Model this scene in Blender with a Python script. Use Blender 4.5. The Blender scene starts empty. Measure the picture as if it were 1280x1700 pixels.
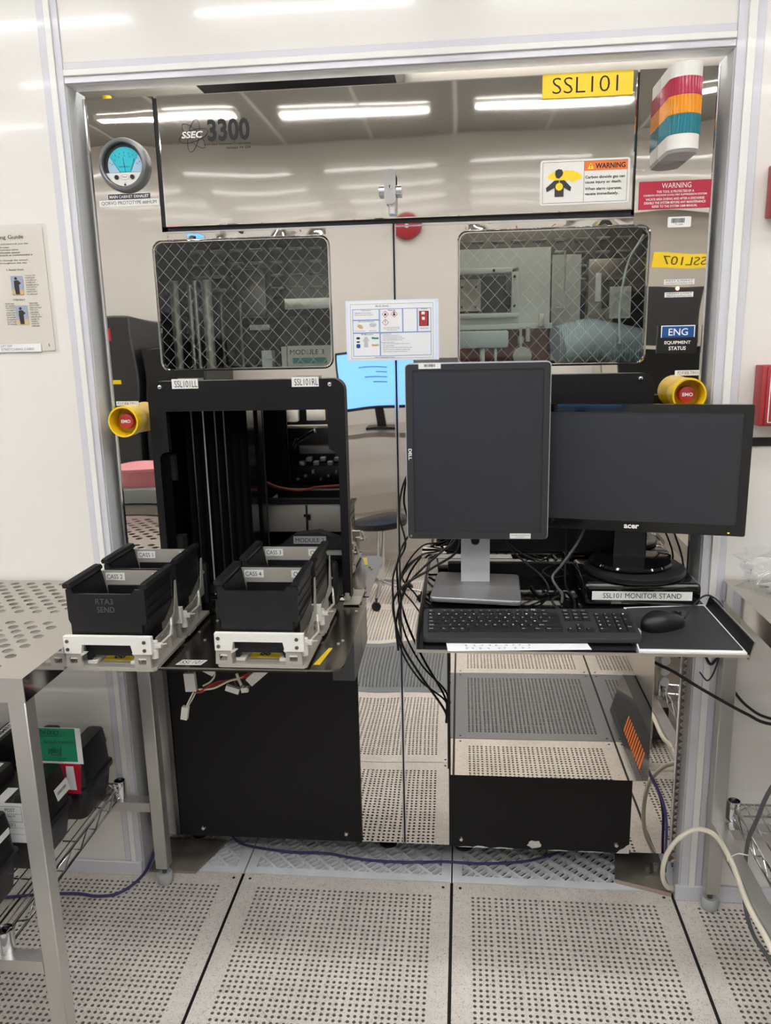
import bpy, bmesh, math, random
from mathutils import Vector, Matrix, noise as mnoise
from mathutils.geometry import tessellate_polygon

random.seed(7)
S = bpy.context.scene
COL = S.collection
PI = math.pi

# ------------------------------------------------------------------ camera
F_PX = 1300.8
yaw, pitch, roll = 0.1004, -0.2179, 0.0224
cyw, syw = math.cos(yaw), math.sin(yaw)
cpt, spt = math.cos(pitch), math.sin(pitch)
crl, srl = math.cos(roll), math.sin(roll)
RZ = Matrix(((cyw, -syw, 0), (syw, cyw, 0), (0, 0, 1)))
RX = Matrix(((1, 0, 0), (0, cpt, -spt), (0, spt, cpt)))
RY = Matrix(((crl, 0, srl), (0, 1, 0), (-srl, 0, crl)))
M3 = RZ @ RX @ RY
cam_d = bpy.data.cameras.new('camera')
cam = bpy.data.objects.new('camera', cam_d)
COL.objects.link(cam)
right, fwd, up = M3.col[0], M3.col[1], M3.col[2]
mw = Matrix.Identity(4)
for i in range(3):
    mw[i][0], mw[i][1], mw[i][2] = right[i], up[i], -fwd[i]
mw.translation = Vector((0.0315, -1.9897, 1.5272))
cam.matrix_world = mw
cam_d.sensor_fit = 'VERTICAL'
cam_d.sensor_height = 24.0
cam_d.lens = 24.0 * F_PX / 1700.0
cam_d.clip_start = 0.02
S.camera = cam

# ------------------------------------------------------------------ colour management, world
S.view_settings.view_transform = 'Standard'
S.view_settings.look = 'None'
S.view_settings.exposure = 0.0
S.view_settings.gamma = 1.0
S.view_settings.use_curve_mapping = False
LAMP = 31.5            # strength of the ceiling troffers
W = bpy.data.worlds.new('world')
S.world = W
W.use_nodes = True
W.node_tree.nodes['Background'].inputs[0].default_value = (0.9, 0.93, 1.0, 1)
W.node_tree.nodes['Background'].inputs[1].default_value = 0.05

# ------------------------------------------------------------------ materials
def lin(c):
    out = []
    for v in c:
        v = v / 255.0
        out.append(v / 12.92 if v <= 0.04045 else ((v + 0.055) / 1.055) ** 2.4)
    return tuple(out) + (1.0,)

def mat(name, rgb, rough=0.5, metal=0.0, coat=0.0, spec=0.5, emit=0.0, emit_rgb=None, alpha=1.0, trans=0.0, ior=1.45):
    m = bpy.data.materials.new(name)
    m.use_nodes = True
    b = m.node_tree.nodes['Principled BSDF']
    b.inputs['Base Color'].default_value = lin(rgb)
    b.inputs['Roughness'].default_value = rough
    b.inputs['Metallic'].default_value = metal
    b.inputs['Coat Weight'].default_value = coat
    b.inputs['Coat Roughness'].default_value = 0.05
    b.inputs['Specular IOR Level'].default_value = spec
    b.inputs['Alpha'].default_value = alpha
    b.inputs['Transmission Weight'].default_value = trans
    b.inputs['IOR'].default_value = ior
    if emit:
        b.inputs['Emission Color'].default_value = lin(emit_rgb or rgb)
        b.inputs['Emission Strength'].default_value = emit
    return m

def nodes_of(m):
    return m.node_tree.nodes, m.node_tree.links, m.node_tree.nodes['Principled BSDF']

def add_noise_colour(m, rgb_a, rgb_b, scale=6.0, detail=4.0, lo=0.35, hi=0.65, stretch=None):
    n, l, b = nodes_of(m)
    tc = n.new('ShaderNodeTexCoord')
    tx = n.new('ShaderNodeTexNoise')
    tx.inputs['Scale'].default_value = scale
    tx.inputs['Detail'].default_value = detail
    src = tc.outputs['Object']
    if stretch:
        mp = n.new('ShaderNodeMapping')
        mp.inputs['Scale'].default_value = stretch
        l.new(src, mp.inputs['Vector'])
        src = mp.outputs['Vector']
    l.new(src, tx.inputs['Vector'])
    r = n.new('ShaderNodeValToRGB')
    r.color_ramp.elements[0].position = lo
    r.color_ramp.elements[1].position = hi
    r.color_ramp.elements[0].color = lin(rgb_a)
    r.color_ramp.elements[1].color = lin(rgb_b)
    l.new(tx.outputs['Fac'], r.inputs['Fac'])
    l.new(r.outputs['Color'], b.inputs['Base Color'])
    return m

def add_bump(m, scale, dist, detail=1.0, stretch=(1, 1, 1), extra=None):
    n, l, b = nodes_of(m)
    tc = n.new('ShaderNodeTexCoord')
    prev = None
    layers = [(scale, dist, detail, stretch)] + (extra or [])
    for sc, ds, dt, st in layers:
        mp = n.new('ShaderNodeMapping')
        mp.inputs['Scale'].default_value = st
        l.new(tc.outputs['Object'], mp.inputs['Vector'])
        tx = n.new('ShaderNodeTexNoise')
        tx.inputs['Scale'].default_value = sc
        tx.inputs['Detail'].default_value = dt
        l.new(mp.outputs['Vector'], tx.inputs['Vector'])
        bp = n.new('ShaderNodeBump')
        bp.inputs['Strength'].default_value = 1.0
        bp.inputs['Distance'].default_value = ds
        l.new(tx.outputs['Fac'], bp.inputs['Height'])
        if prev is not None:
            l.new(prev.outputs['Normal'], bp.inputs['Normal'])
        prev = bp
    l.new(prev.outputs['Normal'], b.inputs['Normal'])
    return m

def wavy(m, layers):
    """sheet metal that is not quite flat: the normal wanders a little; layers = [(scale, amount, stretch)]"""
    n, l, b = nodes_of(m)
    tc = n.new('ShaderNodeTexCoord')
    ge = n.new('ShaderNodeNewGeometry')
    prev = ge.outputs['Normal']
    for sc, k, st in layers:
        mp = n.new('ShaderNodeMapping'); mp.inputs['Scale'].default_value = st
        l.new(tc.outputs['Object'], mp.inputs['Vector'])
        tx = n.new('ShaderNodeTexNoise'); tx.inputs['Scale'].default_value = sc; tx.inputs['Detail'].default_value = 0.0
        l.new(mp.outputs['Vector'], tx.inputs['Vector'])
        su = n.new('ShaderNodeVectorMath'); su.operation = 'SUBTRACT'; su.inputs[1].default_value = (0.5, 0.5, 0.5)
        l.new(tx.outputs['Color'], su.inputs[0])
        ml = n.new('ShaderNodeVectorMath'); ml.operation = 'SCALE'; ml.inputs['Scale'].default_value = k
        l.new(su.outputs[0], ml.inputs[0])
        ad = n.new('ShaderNodeVectorMath'); ad.operation = 'ADD'
        l.new(prev, ad.inputs[0]); l.new(ml.outputs[0], ad.inputs[1])
        prev = ad.outputs[0]
    nm = n.new('ShaderNodeVectorMath'); nm.operation = 'NORMALIZE'
    l.new(prev, nm.inputs[0]); l.new(nm.outputs[0], b.inputs['Normal'])
    return m

MT = {}
MT['wall'] = wavy(mat('white_wall_panel', (222, 219, 213), 0.16, coat=0.35), [(1.2, 0.02, (1, 1, 1)), (60, 0.004, (1, 1, 1))])
MT['wall_b'] = wavy(mat('white_far_wall', (216, 213, 208), 0.10, coat=0.9), [(0.8, 0.02, (1, 1, 1))])
MT['lav'] = add_bump(mat('grey_white_trim', (203, 203, 209), 0.22, coat=0.2), 30, 0.0004)
MT['white_strip'] = mat('white_trim_strip', (226, 225, 221), 0.2, coat=0.2)
MT['reveal'] = mat('pale_grey_reveal', (208, 209, 210), 0.3)
MT['ceil'] = mat('ceiling_tile', (158, 157, 154), 0.6)
MT['steel'] = wavy(mat('polished_steel', (224, 219, 213), 0.015, 1.0), [(2.2, 0.030, (1, 1, 1)), (6.0, 0.012, (1, 1, 1))])
MT['steel_top'] = wavy(mat('polished_steel_cover', (222, 218, 212), 0.03, 1.0), [(2.4, 0.016, (1, 1, 1)), (6.0, 0.008, (0.6, 1, 1))])
MT['steel_box'] = wavy(mat('polished_steel_box', (222, 216, 208), 0.012, 1.0), [(2.0, 0.006, (1, 1, 1))])
MT['steel_b'] = add_bump(mat('brushed_steel', (200, 198, 195), 0.3, 0.8), 40, 0.0004, 2.0, (1, 1, 0.05))
MT['steel_t'] = add_bump(mat('satin_steel_sheet', (196, 191, 183), 0.3, 1.0), 6, 0.0008)
MT['steel_d'] = add_bump(mat('dark_brushed_steel', (120, 116, 110), 0.3, 1.0), 60, 0.0004, 2.0, (0.05, 1, 1))
MT['chrome'] = mat('chrome', (210, 210, 212), 0.09, 1.0)
MT['alu'] = mat('machined_aluminium', (182, 177, 168), 0.38, 0.4)
MT['black'] = add_bump(mat('black_powder_coat', (17, 17, 18), 0.45, spec=0.3), 900, 0.0001)
MT['black_p'] = mat('black_plastic', (19, 19, 20), 0.36)
MT['black_c'] = add_bump(mat('black_carrier_plastic', (20, 20, 22), 0.42), 500, 0.0001)
MT['black_g'] = mat('glossy_black', (10, 10, 11), 0.06, coat=0.4)
MT['black_box'] = add_bump(mat('moulded_black_plastic', (22, 22, 23), 0.38), 700, 0.0001)
MT['rubber'] = mat('black_rubber', (18, 18, 19), 0.55)
MT['screen'] = mat('dark_screen', (37, 39, 45), 0.30, spec=0.6)
MT['screen_g'] = mat('dark_screen_wide', (42, 44, 49), 0.34, spec=0.6)
MT['dgrey'] = mat('dark_grey_plastic', (43, 44, 46), 0.42)
MT['key'] = mat('keycap', (22, 22, 24), 0.48)
MT['steel_pl'] = add_bump(mat('dark_brushed_plate', (132, 128, 122), 0.2, 1.0), 60, 0.0003, 2.0, (1, 0.05, 1))
MT['steel_lip'] = wavy(mat('dented_steel_lip', (222, 217, 210), 0.04, 1.0), [(16.0, 0.5, (1, 1, 1)), (40.0, 0.15, (1, 1, 1))])
MT['silver'] = mat('silver_plastic', (188, 189, 193), 0.38, 0.15)
MT['silver_d'] = add_bump(mat('brushed_silver_base', (150, 150, 151), 0.33, 0.6), 90, 0.0003, 2.0, (0.03, 1, 1))
MT['white_p'] = mat('white_plastic', (224, 222, 216), 0.4)
MT['paper'] = mat('white_paper', (226, 227, 228), 0.6)
MT['paper_b'] = mat('blue_white_laminate', (214, 222, 240), 0.25)
MT['paper_w'] = mat('warm_paper', (219, 213, 205), 0.5)
MT['lab'] = mat('label_tape', (222, 222, 218), 0.5)
MT['ink'] = mat('black_ink', (24, 24, 26), 0.6)
MT['ink_g'] = mat('grey_ink', (98, 98, 102), 0.6)
MT['ink_w'] = mat('white_ink', (232, 232, 230), 0.6)
MT['ink_b'] = mat('blue_ink', (66, 92, 168), 0.6)
MT['blue_line'] = mat('printed_blue', (120, 150, 200), 0.6)
MT['photo_bg'] = mat('printed_photo_grey', (150, 160, 176), 0.6)
MT['hole'] = mat('shaded_hole_wall', (130, 124, 117), 0.7)  # shade inside the holes put into this darker colour
MT['wire'] = mat('window_wire', (176, 180, 180), 0.45, 0.3)
MT['yellow'] = mat('yellow_plate', (240, 207, 38), 0.4)
MT['yellow_e'] = mat('yellow_shroud', (228, 190, 24), 0.38)
MT['orange'] = mat('orange_print', (226, 118, 52), 0.5)
MT['red'] = mat('red_plate', (182, 36, 62), 0.42)
MT['red_b'] = mat('red_button', (176, 52, 46), 0.4)
MT['red_box'] = mat('red_enamel', (160, 46, 50), 0.4)
MT['blue'] = mat('blue_plate', (20, 74, 140), 0.4)
MT['green_card'] = mat('green_card', (30, 132, 96), 0.6)
MT['crimson'] = mat('crimson_card', (176, 18, 44), 0.5)
MT['purple'] = mat('purple_cable', (64, 55, 104), 0.5)
MT['cream_c'] = mat('cream_cable', (230, 224, 205), 0.5)
MT['grey_c'] = mat('grey_cable', (88, 89, 90), 0.5)
MT['red_c'] = mat('red_wire', (168, 46, 44), 0.5)
MT['grey_glove'] = mat('tan_print', (196, 168, 120), 0.6)
MT['teal'] = mat('teal_print', (46, 130, 120), 0.6)
MT['grey_f'] = mat('grey_foot', (172, 176, 176), 0.5)
MT['led_r'] = mat('red_indicator', (255, 90, 70), 0.3, emit=9.0, emit_rgb=(255, 120, 100))
MT['led_o'] = mat('orange_indicator', (255, 150, 40), 0.3, emit=4.0)
MT['troffer'] = mat('lamp_diffuser', (255, 250, 240), 0.4, emit=LAMP, emit_rgb=(250, 250, 250))
MT['machine_lamp'] = mat('machine_lamp_tube', (255, 250, 240), 0.4, emit=14.0, emit_rgb=(255, 246, 232))
MT['blue_scr'] = mat('lit_blue_screen', (120, 180, 255), 0.3, emit=1.5, emit_rgb=(112, 172, 250))
MT['pink'] = mat('pink_tub', (222, 140, 150), 0.4)
MT['greybox'] = mat('grey_tub', (150, 156, 160), 0.4)
MT['gauge_rim'] = mat('gauge_rim_grey', (122, 124, 126), 0.34, 0.5)
MT['gauge_dial'] = mat('gauge_dial_cyan', (38, 190, 206), 0.5)
MT['gauge_side'] = mat('gauge_dial_blue_white', (170, 196, 220), 0.5)
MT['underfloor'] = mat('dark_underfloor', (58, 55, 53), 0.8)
MT['inner'] = mat('dark_chamber', (40, 40, 42), 0.35, 0.3)
MT['inner_d'] = mat('black_chamber', (14, 14, 15), 0.35)
MT['bellow'] = mat('black_bellows', (22, 22, 24), 0.16)
MT['cab_grey'] = mat('light_grey_cabinet', (188, 194, 190), 0.45)
MT['rust'] = mat('red_brown_panel', (120, 52, 40), 0.5)
MT['tank'] = mat('frosted_tank', (176, 186, 190), 0.35)
MT['hose'] = mat('clear_hose', (138, 150, 156), 0.22, spec=0.6)
MT['grate'] = add_noise_colour(mat('grey_grating', (226, 229, 231), 0.45, 0.0), (216, 219, 221), (232, 235, 237), 9)
MT['plate_d'] = add_noise_colour(mat('weathered_steel_plate', (120, 115, 108), 0.38, 0.3), (104, 98, 92), (152, 144, 132), 9)
MT['brown'] = mat('bronze_edge', (172, 154, 143), 0.35, 0.2)
MT['mesh_lit'] = mat('lit_metal_mesh', (250, 238, 226), 0.35, 0.1)  # warm light on the grille put into the base colour
MT['chip'] = mat('bare_metal_chip', (196, 194, 188), 0.5)
MT['black_sh'] = mat('smoked_bracket', (74, 75, 77), 0.3, 0.3)

def tile_mat(name, base, dark, line):
    m = mat(name, base, 0.42)
    n, l, b = nodes_of(m)
    tc = n.new('ShaderNodeTexCoord')
    oi = n.new('ShaderNodeObjectInfo')
    ad = n.new('ShaderNodeVectorMath'); ad.operation = 'ADD'
    l.new(tc.outputs['Object'], ad.inputs[0]); l.new(oi.outputs['Location'], ad.inputs[1])
    big = n.new('ShaderNodeTexNoise'); big.inputs['Scale'].default_value = 5.0; big.inputs['Detail'].default_value = 5
    l.new(ad.outputs[0], big.inputs['Vector'])
    rb = n.new('ShaderNodeValToRGB')
    rb.color_ramp.elements[0].position = 0.3; rb.color_ramp.elements[1].position = 0.66
    rb.color_ramp.elements[0].color = lin(dark); rb.color_ramp.elements[1].color = lin(base)
    l.new(big.outputs['Fac'], rb.inputs['Fac'])
    sq = n.new('ShaderNodeTexNoise'); sq.inputs['Scale'].default_value = 120.0; sq.inputs['Detail'].default_value = 1.5
    l.new(ad.outputs[0], sq.inputs['Vector'])
    s1 = n.new('ShaderNodeMath'); s1.operation = 'SUBTRACT'; s1.inputs[1].default_value = 0.47
    l.new(sq.outputs['Fac'], s1.inputs[0])
    s2 = n.new('ShaderNodeMath'); s2.operation = 'ABSOLUTE'; l.new(s1.outputs[0], s2.inputs[0])
    s3 = n.new('ShaderNodeMath'); s3.operation = 'LESS_THAN'; s3.inputs[1].default_value = 0.013
    l.new(s2.outputs[0], s3.inputs[0])
    br = n.new('ShaderNodeTexNoise'); br.inputs['Scale'].default_value = 60.0
    l.new(ad.outputs[0], br.inputs['Vector'])
    b2 = n.new('ShaderNodeMath'); b2.operation = 'GREATER_THAN'; b2.inputs[1].default_value = 0.42
    l.new(br.outputs['Fac'], b2.inputs[0])
    s4 = n.new('ShaderNodeMath'); s4.operation = 'MULTIPLY'
    l.new(s3.outputs[0], s4.inputs[0]); l.new(b2.outputs[0], s4.inputs[1])
    s5 = n.new('ShaderNodeMath'); s5.operation = 'MULTIPLY'; s5.inputs[1].default_value = 0.7
    l.new(s4.outputs[0], s5.inputs[0])
    mx = n.new('ShaderNodeMixRGB')
    l.new(s5.outputs[0], mx.inputs['Fac'])
    l.new(rb.outputs['Color'], mx.inputs['Color1'])
    mx.inputs['Color2'].default_value = lin(line)
    l.new(mx.outputs['Color'], b.inputs['Base Color'])
    return m
MT['tile'] = tile_mat('cream_speckled_tile', (222, 215, 206), (206, 199, 190), (92, 89, 87))
MT['tile_g'] = mat('grey_tile', (124, 127, 129), 0.4)

def glass_mat(name, tint, gloss):
    m = bpy.data.materials.new(name)
    m.use_nodes = True
    n, l = m.node_tree.nodes, m.node_tree.links
    n.remove(n['Principled BSDF'])
    out = n['Material Output']
    t = n.new('ShaderNodeBsdfTransparent'); t.inputs[0].default_value = lin(tint)
    g = n.new('ShaderNodeBsdfGlossy'); g.inputs['Roughness'].default_value = 0.02
    g.inputs['Color'].default_value = (0.9, 0.92, 0.92, 1)
    fr = n.new('ShaderNodeFresnel'); fr.inputs['IOR'].default_value = gloss
    ge = n.new('ShaderNodeNewGeometry')
    fs = n.new('ShaderNodeMath'); fs.operation = 'SUBTRACT'; fs.inputs[0].default_value = 1.0
    l.new(ge.outputs['Backfacing'], fs.inputs[1])
    fm = n.new('ShaderNodeMath'); fm.operation = 'MULTIPLY'
    l.new(fr.outputs[0], fm.inputs[0]); l.new(fs.outputs[0], fm.inputs[1])
    mx = n.new('ShaderNodeMixShader')
    l.new(fm.outputs[0], mx.inputs[0]); l.new(t.outputs[0], mx.inputs[1]); l.new(g.outputs[0], mx.inputs[2])
    l.new(mx.outputs[0], out.inputs['Surface'])
    return m
MT['glass'] = glass_mat('wired_glass', (247, 250, 248), 1.6)
MT['gauge_glass'] = glass_mat('gauge_glass', (253, 254, 254), 1.3)
MT['bag'] = glass_mat('clear_bag_film', (251, 252, 253), 1.5)
MT['sleeve'] = glass_mat('clear_sleeve', (252, 252, 251), 1.25)

def lens_mat(name, rgb):
    m = mat(name, rgb, 0.22, coat=0.3)
    n, l, b = nodes_of(m)
    tc = n.new('ShaderNodeTexCoord')
    w = n.new('ShaderNodeTexWave'); w.wave_type = 'BANDS'; w.bands_direction = 'Z'
    w.inputs['Scale'].default_value = 150.0
    l.new(tc.outputs['Object'], w.inputs['Vector'])
    bp = n.new('ShaderNodeBump'); bp.inputs['Distance'].default_value = 0.0004; bp.inputs['Strength'].default_value = 0.8
    l.new(w.outputs['Fac'], bp.inputs['Height'])
    l.new(bp.outputs['Normal'], b.inputs['Normal'])
    return m
MT['lens_r'] = lens_mat('red_lens', (182, 44, 78))
MT['lens_a'] = lens_mat('amber_lens', (236, 152, 28))
MT['lens_t'] = lens_mat('teal_lens', (26, 122, 138))

# ------------------------------------------------------------------ mesh builder
_fonts = {}
def text_mesh(s, bold=0.0):
    key = (s, bold)
    if key in _fonts:
        return _fonts[key]
    cu = bpy.data.curves.new('lettering', 'FONT')
    cu.body = s
    cu.size = 1.0
    cu.resolution_u = 3
    cu.offset = bold
    ob = bpy.data.objects.new('lettering', cu)
    me = bpy.data.meshes.new_from_object(ob)
    v = [tuple(p.co) for p in me.vertices]
    f = [tuple(p.vertices) for p in me.polygons]
    bpy.data.objects.remove(ob); bpy.data.curves.remove(cu); bpy.data.meshes.remove(me)
    _fonts[key] = (v, f)
    return v, f

def rrect(a0, a1, b0, b1, r, n=4, corners=(1, 1, 1, 1)):
    """closed outline, counter-clockwise from the lower left corner"""
    pts = []
    cs = [(a0, b0, PI), (a1, b0, 1.5 * PI), (a1, b1, 0), (a0, b1, 0.5 * PI)]
    sg = [(1, 1), (-1, 1), (-1, -1), (1, -1)]
    for (x, y, a), (sx, sy), on in zip(cs, sg, corners):
        if not on or r <= 0:
            pts.append((x, y)); continue
        cx, cy = x + sx * r, y + sy * r
        for i in range(n + 1):
            t = a + i / n * PI / 2
            pts.append((cx + r * math.cos(t), cy + r * math.sin(t)))
    return pts

def ring(cx, cy, r, n=24, ry=None):
    return [(cx + r * math.cos(2 * PI * i / n), cy + (ry or r) * math.sin(2 * PI * i / n)) for i in range(n)]

def smooth_path(pts, sub=8):
    P = [Vector(p) for p in pts]
    if len(P) < 3:
        return P
    Q = [P[0] * 2 - P[1]] + P + [P[-1] * 2 - P[-2]]
    out = []
    for i in range(1, len(Q) - 2):
        a, b, c, d = Q[i - 1], Q[i], Q[i + 1], Q[i + 2]
        for k in range(sub):
            t = k / sub
            out.append(0.5 * ((2 * b) + (c - a) * t + (2 * a - 5 * b + 4 * c - d) * t * t + (3 * b - a - 3 * c + d) * t ** 3))
    out.append(P[-1])
    return out

class MB:
    def __init__(self, mat_key='black'):
        self.v, self.f, self.mi, self.mats = [], [], [], []
        self.cur = 0
        self.m(mat_key)
    def m(self, key):
        if key not in self.mats:
            self.mats.append(key)
        self.cur = self.mats.index(key)
        return self
    def add(self, vs, fs):
        o = len(self.v)
        self.v += [tuple(p) for p in vs]
        self.f += [tuple(i + o for i in f) for f in fs]
        self.mi += [self.cur] * len(fs)
        return self
    def box(self, x0, x1, y0, y1, z0, z1, r=0.0, seg=2):
        if x0 > x1: x0, x1 = x1, x0
        if y0 > y1: y0, y1 = y1, y0
        if z0 > z1: z0, z1 = z1, z0
        vs = [(x0, y0, z0), (x1, y0, z0), (x1, y1, z0), (x0, y1, z0), (x0, y0, z1), (x1, y0, z1), (x1, y1, z1), (x0, y1, z1)]
        fs = [(0, 3, 2, 1), (4, 5, 6, 7), (0, 1, 5, 4), (1, 2, 6, 5), (2, 3, 7, 6), (3, 0, 4, 7)]
        if r <= 0:
            return self.add(vs, fs)
        bm = bmesh.new()
        bv = [bm.verts.new(p) for p in vs]
        for f in fs:
            bm.faces.new([bv[i] for i in f])
        bmesh.ops.bevel(bm, geom=list(bm.edges), offset=r, segments=seg, profile=0.5, affect='EDGES')
        return self._bm(bm)
    def _bm(self, bm):
        bm.verts.index_update()
        vs = [tuple(p.co) for p in bm.verts]
        fs = [tuple(p.index for p in f.verts) for f in bm.faces]
        bm.free()
        return self.add(vs, fs)
    def hull8(self, lo, hi):
        """box between two quads of 4 points (bottom loop, top loop)"""
        vs = list(lo) + list(hi)
        n = len(lo)
        fs = [tuple(range(n))[::-1], tuple(range(n, 2 * n))] + [(i, (i + 1) % n, n + (i + 1) % n, n + i) for i in range(n)]
        return self.add(vs, fs)
    def loft(self, loops, cap0=True, cap1=True):
        n = len(loops[0])
        vs = [p for l in loops for p in l]
        fs = []
        for k in range(len(loops) - 1):
            for i in range(n):
                j = (i + 1) % n
                fs.append((k * n + i, k * n + j, (k + 1) * n + j, (k + 1) * n + i))
        if cap0: fs.append(tuple(range(n))[::-1])
        if cap1: fs.append(tuple(range((len(loops) - 1) * n, len(loops) * n)))
        return self.add(vs, fs)
    def prism(self, poly, axis, a0, a1, holes=()):
        loops = [list(poly)] + [list(h) for h in holes]
        flat = [p for l in loops for p in l]
        n = len(flat)
        def P(p, a):
            if axis == 'y': return (p[0], a, p[1])
            if axis == 'z': return (p[0], p[1], a)
            return (a, p[0], p[1])
        vs = [P(p, a0) for p in flat] + [P(p, a1) for p in flat]
        fs = []
        if holes:
            tris = tessellate_polygon([[Vector((p[0], p[1], 0)) for p in l] for l in loops])
            fs += [tuple(t) for t in tris] + [tuple(i + n for i in t)[::-1] for t in tris]
        else:
            fs += [tuple(range(n)), tuple(range(n, 2 * n))[::-1]]
        o = 0
        for l in loops:
            k = len(l)
            fs += [(o + i, o + (i + 1) % k, n + o + (i + 1) % k, n + o + i) for i in range(k)]
            o += k
        return self.add(vs, fs)
    def cyl(self, p0, p1, r0, r1=None, n=20, caps=True):
        p0, p1 = Vector(p0), Vector(p1)
        r1 = r0 if r1 is None else r1
        d = (p1 - p0).normalized()
        a = d.orthogonal().normalized(); b = d.cross(a)
        l0 = [p0 + (a * math.cos(2 * PI * i / n) + b * math.sin(2 * PI * i / n)) * r0 for i in range(n)]
        l1 = [p1 + (a * math.cos(2 * PI * i / n) + b * math.sin(2 * PI * i / n)) * r1 for i in range(n)]
        return self.loft([l0, l1], caps, caps)
    def turn(self, c, axis, prof, n=32, cap0=True, cap1=True):
        """surface of revolution: prof = [(radius, offset along axis)]"""
        c = Vector(c)
        ax = {'x': Vector((1, 0, 0)), 'y': Vector((0, 1, 0)), 'z': Vector((0, 0, 1))}[axis] if isinstance(axis, str) else Vector(axis).normalized()
        a = ax.orthogonal().normalized(); b = ax.cross(a)
        loops = []
        for r, h in prof:
            r = max(r, 1e-5)
            loops.append([c + ax * h + (a * math.cos(2 * PI * i / n) + b * math.sin(2 * PI * i / n)) * r for i in range(n)])
        return self.loft(loops, cap0, cap1)
    def tube(self, pts, r, n=8, smooth=True, sub=8):
        P = smooth_path(pts, sub) if smooth else [Vector(p) for p in pts]
        P = [p for i, p in enumerate(P) if i == 0 or (p - P[i - 1]).length > 1e-6]
        t0 = (P[1] - P[0]).normalized()
        a = t0.orthogonal().normalized()
        loops = []
        for i, p in enumerate(P):
            t = (P[min(i + 1, len(P) - 1)] - P[max(i - 1, 0)]).normalized()
            a = (a - t * a.dot(t))
            a = a.normalized() if a.length > 1e-6 else t.orthogonal().normalized()
            b = t.cross(a)
            loops.append([p + (a * math.cos(2 * PI * k / n) + b * math.sin(2 * PI * k / n)) * r for k in range(n)])
        return self.loft(loops)
    def bar(self, p0, p1, w, h, upv=(0, 0, 1)):
        """rectangular bar from p0 to p1"""
        p0, p1 = Vector(p0), Vector(p1)
        d = (p1 - p0).normalized(); u = Vector(upv)
        s = d.cross(u).normalized() * (w / 2); u = s.cross(d).normalized() * (h / 2)
        q = lambda p: [p - s - u, p + s - u, p + s + u, p - s + u]
        return self.loft([q(p0), q(p1)])
    def quad(self, a, b, c, d):
        return self.add([a, b, c, d], [(0, 1, 2, 3)])
    def text(self, s, x, z, w, h, y, bold=0.0, O=None, U=(1, 0, 0), V=(0, 0, 1)):
        """lettering fitted into w x h with its lower left corner at (x, y, z), facing -y unless U, V say otherwise"""
        vs, fs = text_mesh(s, bold)
        if not vs:
            return self
        u0 = min(p[0] for p in vs); u1 = max(p[0] for p in vs)
        v0 = min(p[1] for p in vs); v1 = max(p[1] for p in vs)
        U, V = Vector(U), Vector(V)
        org = Vector((x, y, z)) if O is None else Vector(O)
        w = w if w else h * (u1 - u0) / (v1 - v0)
        out = [org + U * ((p[0] - u0) / (u1 - u0) * w) + V * ((p[1] - v0) / (v1 - v0) * h) for p in vs]
        return self.add(out, fs)
    def build(self, name, parent=None, local=False, smooth=True, angle=38):
        me = bpy.data.meshes.new(name)
        off = Vector((0, 0, 0))
        if parent is not None and not local:
            q = parent
            while q is not None:
                off = off + Vector(q.location); q = q.parent
        me.from_pydata([(p[0] - off.x, p[1] - off.y, p[2] - off.z) for p in self.v], [], self.f)
        for k in self.mats:
            me.materials.append(MT[k])
        me.polygons.foreach_set('material_index', self.mi)
        bm = bmesh.new(); bm.from_mesh(me)
        bmesh.ops.recalc_face_normals(bm, faces=bm.faces)
        bm.to_mesh(me); bm.free()
        if smooth:
            me.polygons.foreach_set('use_smooth', [True] * len(me.polygons))
            me.set_sharp_from_angle(angle=math.radians(angle))
        me.update()
        o = bpy.data.objects.new(name, me)
        COL.objects.link(o)
        if parent is not None:
            o.parent = parent
        return o

def tag(o, label, cat, group=None):
    o['label'] = label; o['category'] = cat
    if group: o['group'] = group
    return o
def thing(name, label, cat, loc=(0, 0, 0), rotz=0.0, group=None):
    o = bpy.data.objects.new(name, None)
    o.empty_display_size = 0.05
    o.location = loc; o.rotation_euler = (0, 0, rotz)
    COL.objects.link(o)
    return tag(o, label, cat, group)
def struct(name, mb, smooth=True):
    o = mb.build(name, smooth=smooth); o['kind'] = 'structure'
    return o
def copy_tree(o, parent=None):
    c = o.copy(); COL.objects.link(c)
    if parent is not None: c.parent = parent
    for ch in list(o.children):
        copy_tree(ch, c)
    return c
# ------------------------------------------------------------------ room: floor
T = 0.6096
YB = -0.02            # front edge of the grating strip under the machine
CEIL = 2.90
FAR = -3.93

def perforated(cell_x, cell_y, bx, by, r, top, thick, n_oct=8, skip=None, stagger=False):
    """sheet with real holes: cell_x/cell_y are hole centre positions, bx/by the cell borders"""
    vs, fs = [], []
    for j in range(len(cell_y)):
        xs, bxs = (cell_x, bx) if not stagger else (cell_x[j % 2], bx[j % 2])
        for i in range(len(xs)):
            x0, x1, y0, y1 = bxs[i], bxs[i + 1], by[j], by[j + 1]
            cx, cy = xs[i], cell_y[j]
            o = len(vs)
            mx, my = (x0 + x1) / 2, (y0 + y1) / 2
            outer = [(x1, my), (x1, y1), (mx, y1), (x0, y1), (x0, my), (x0, y0), (mx, y0), (x1, y0)]
            vs += [(p[0], p[1], top) for p in outer]
            hole = [(cx + r * math.cos(k * PI / 4), cy + r * math.sin(k * PI / 4)) for k in range(8)]
            vs += [(p[0], p[1], top) for p in hole]
            vs += [(p[0], p[1], top - thick) for p in hole]
            for k in range(8):
                l = (k + 1) % 8
                fs.append((o + k, o + l, o + 8 + l, o + 8 + k))
                fs.append((o + 8 + k, o + 8 + l, o + 16 + l, o + 16 + k))
    return vs, fs

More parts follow.
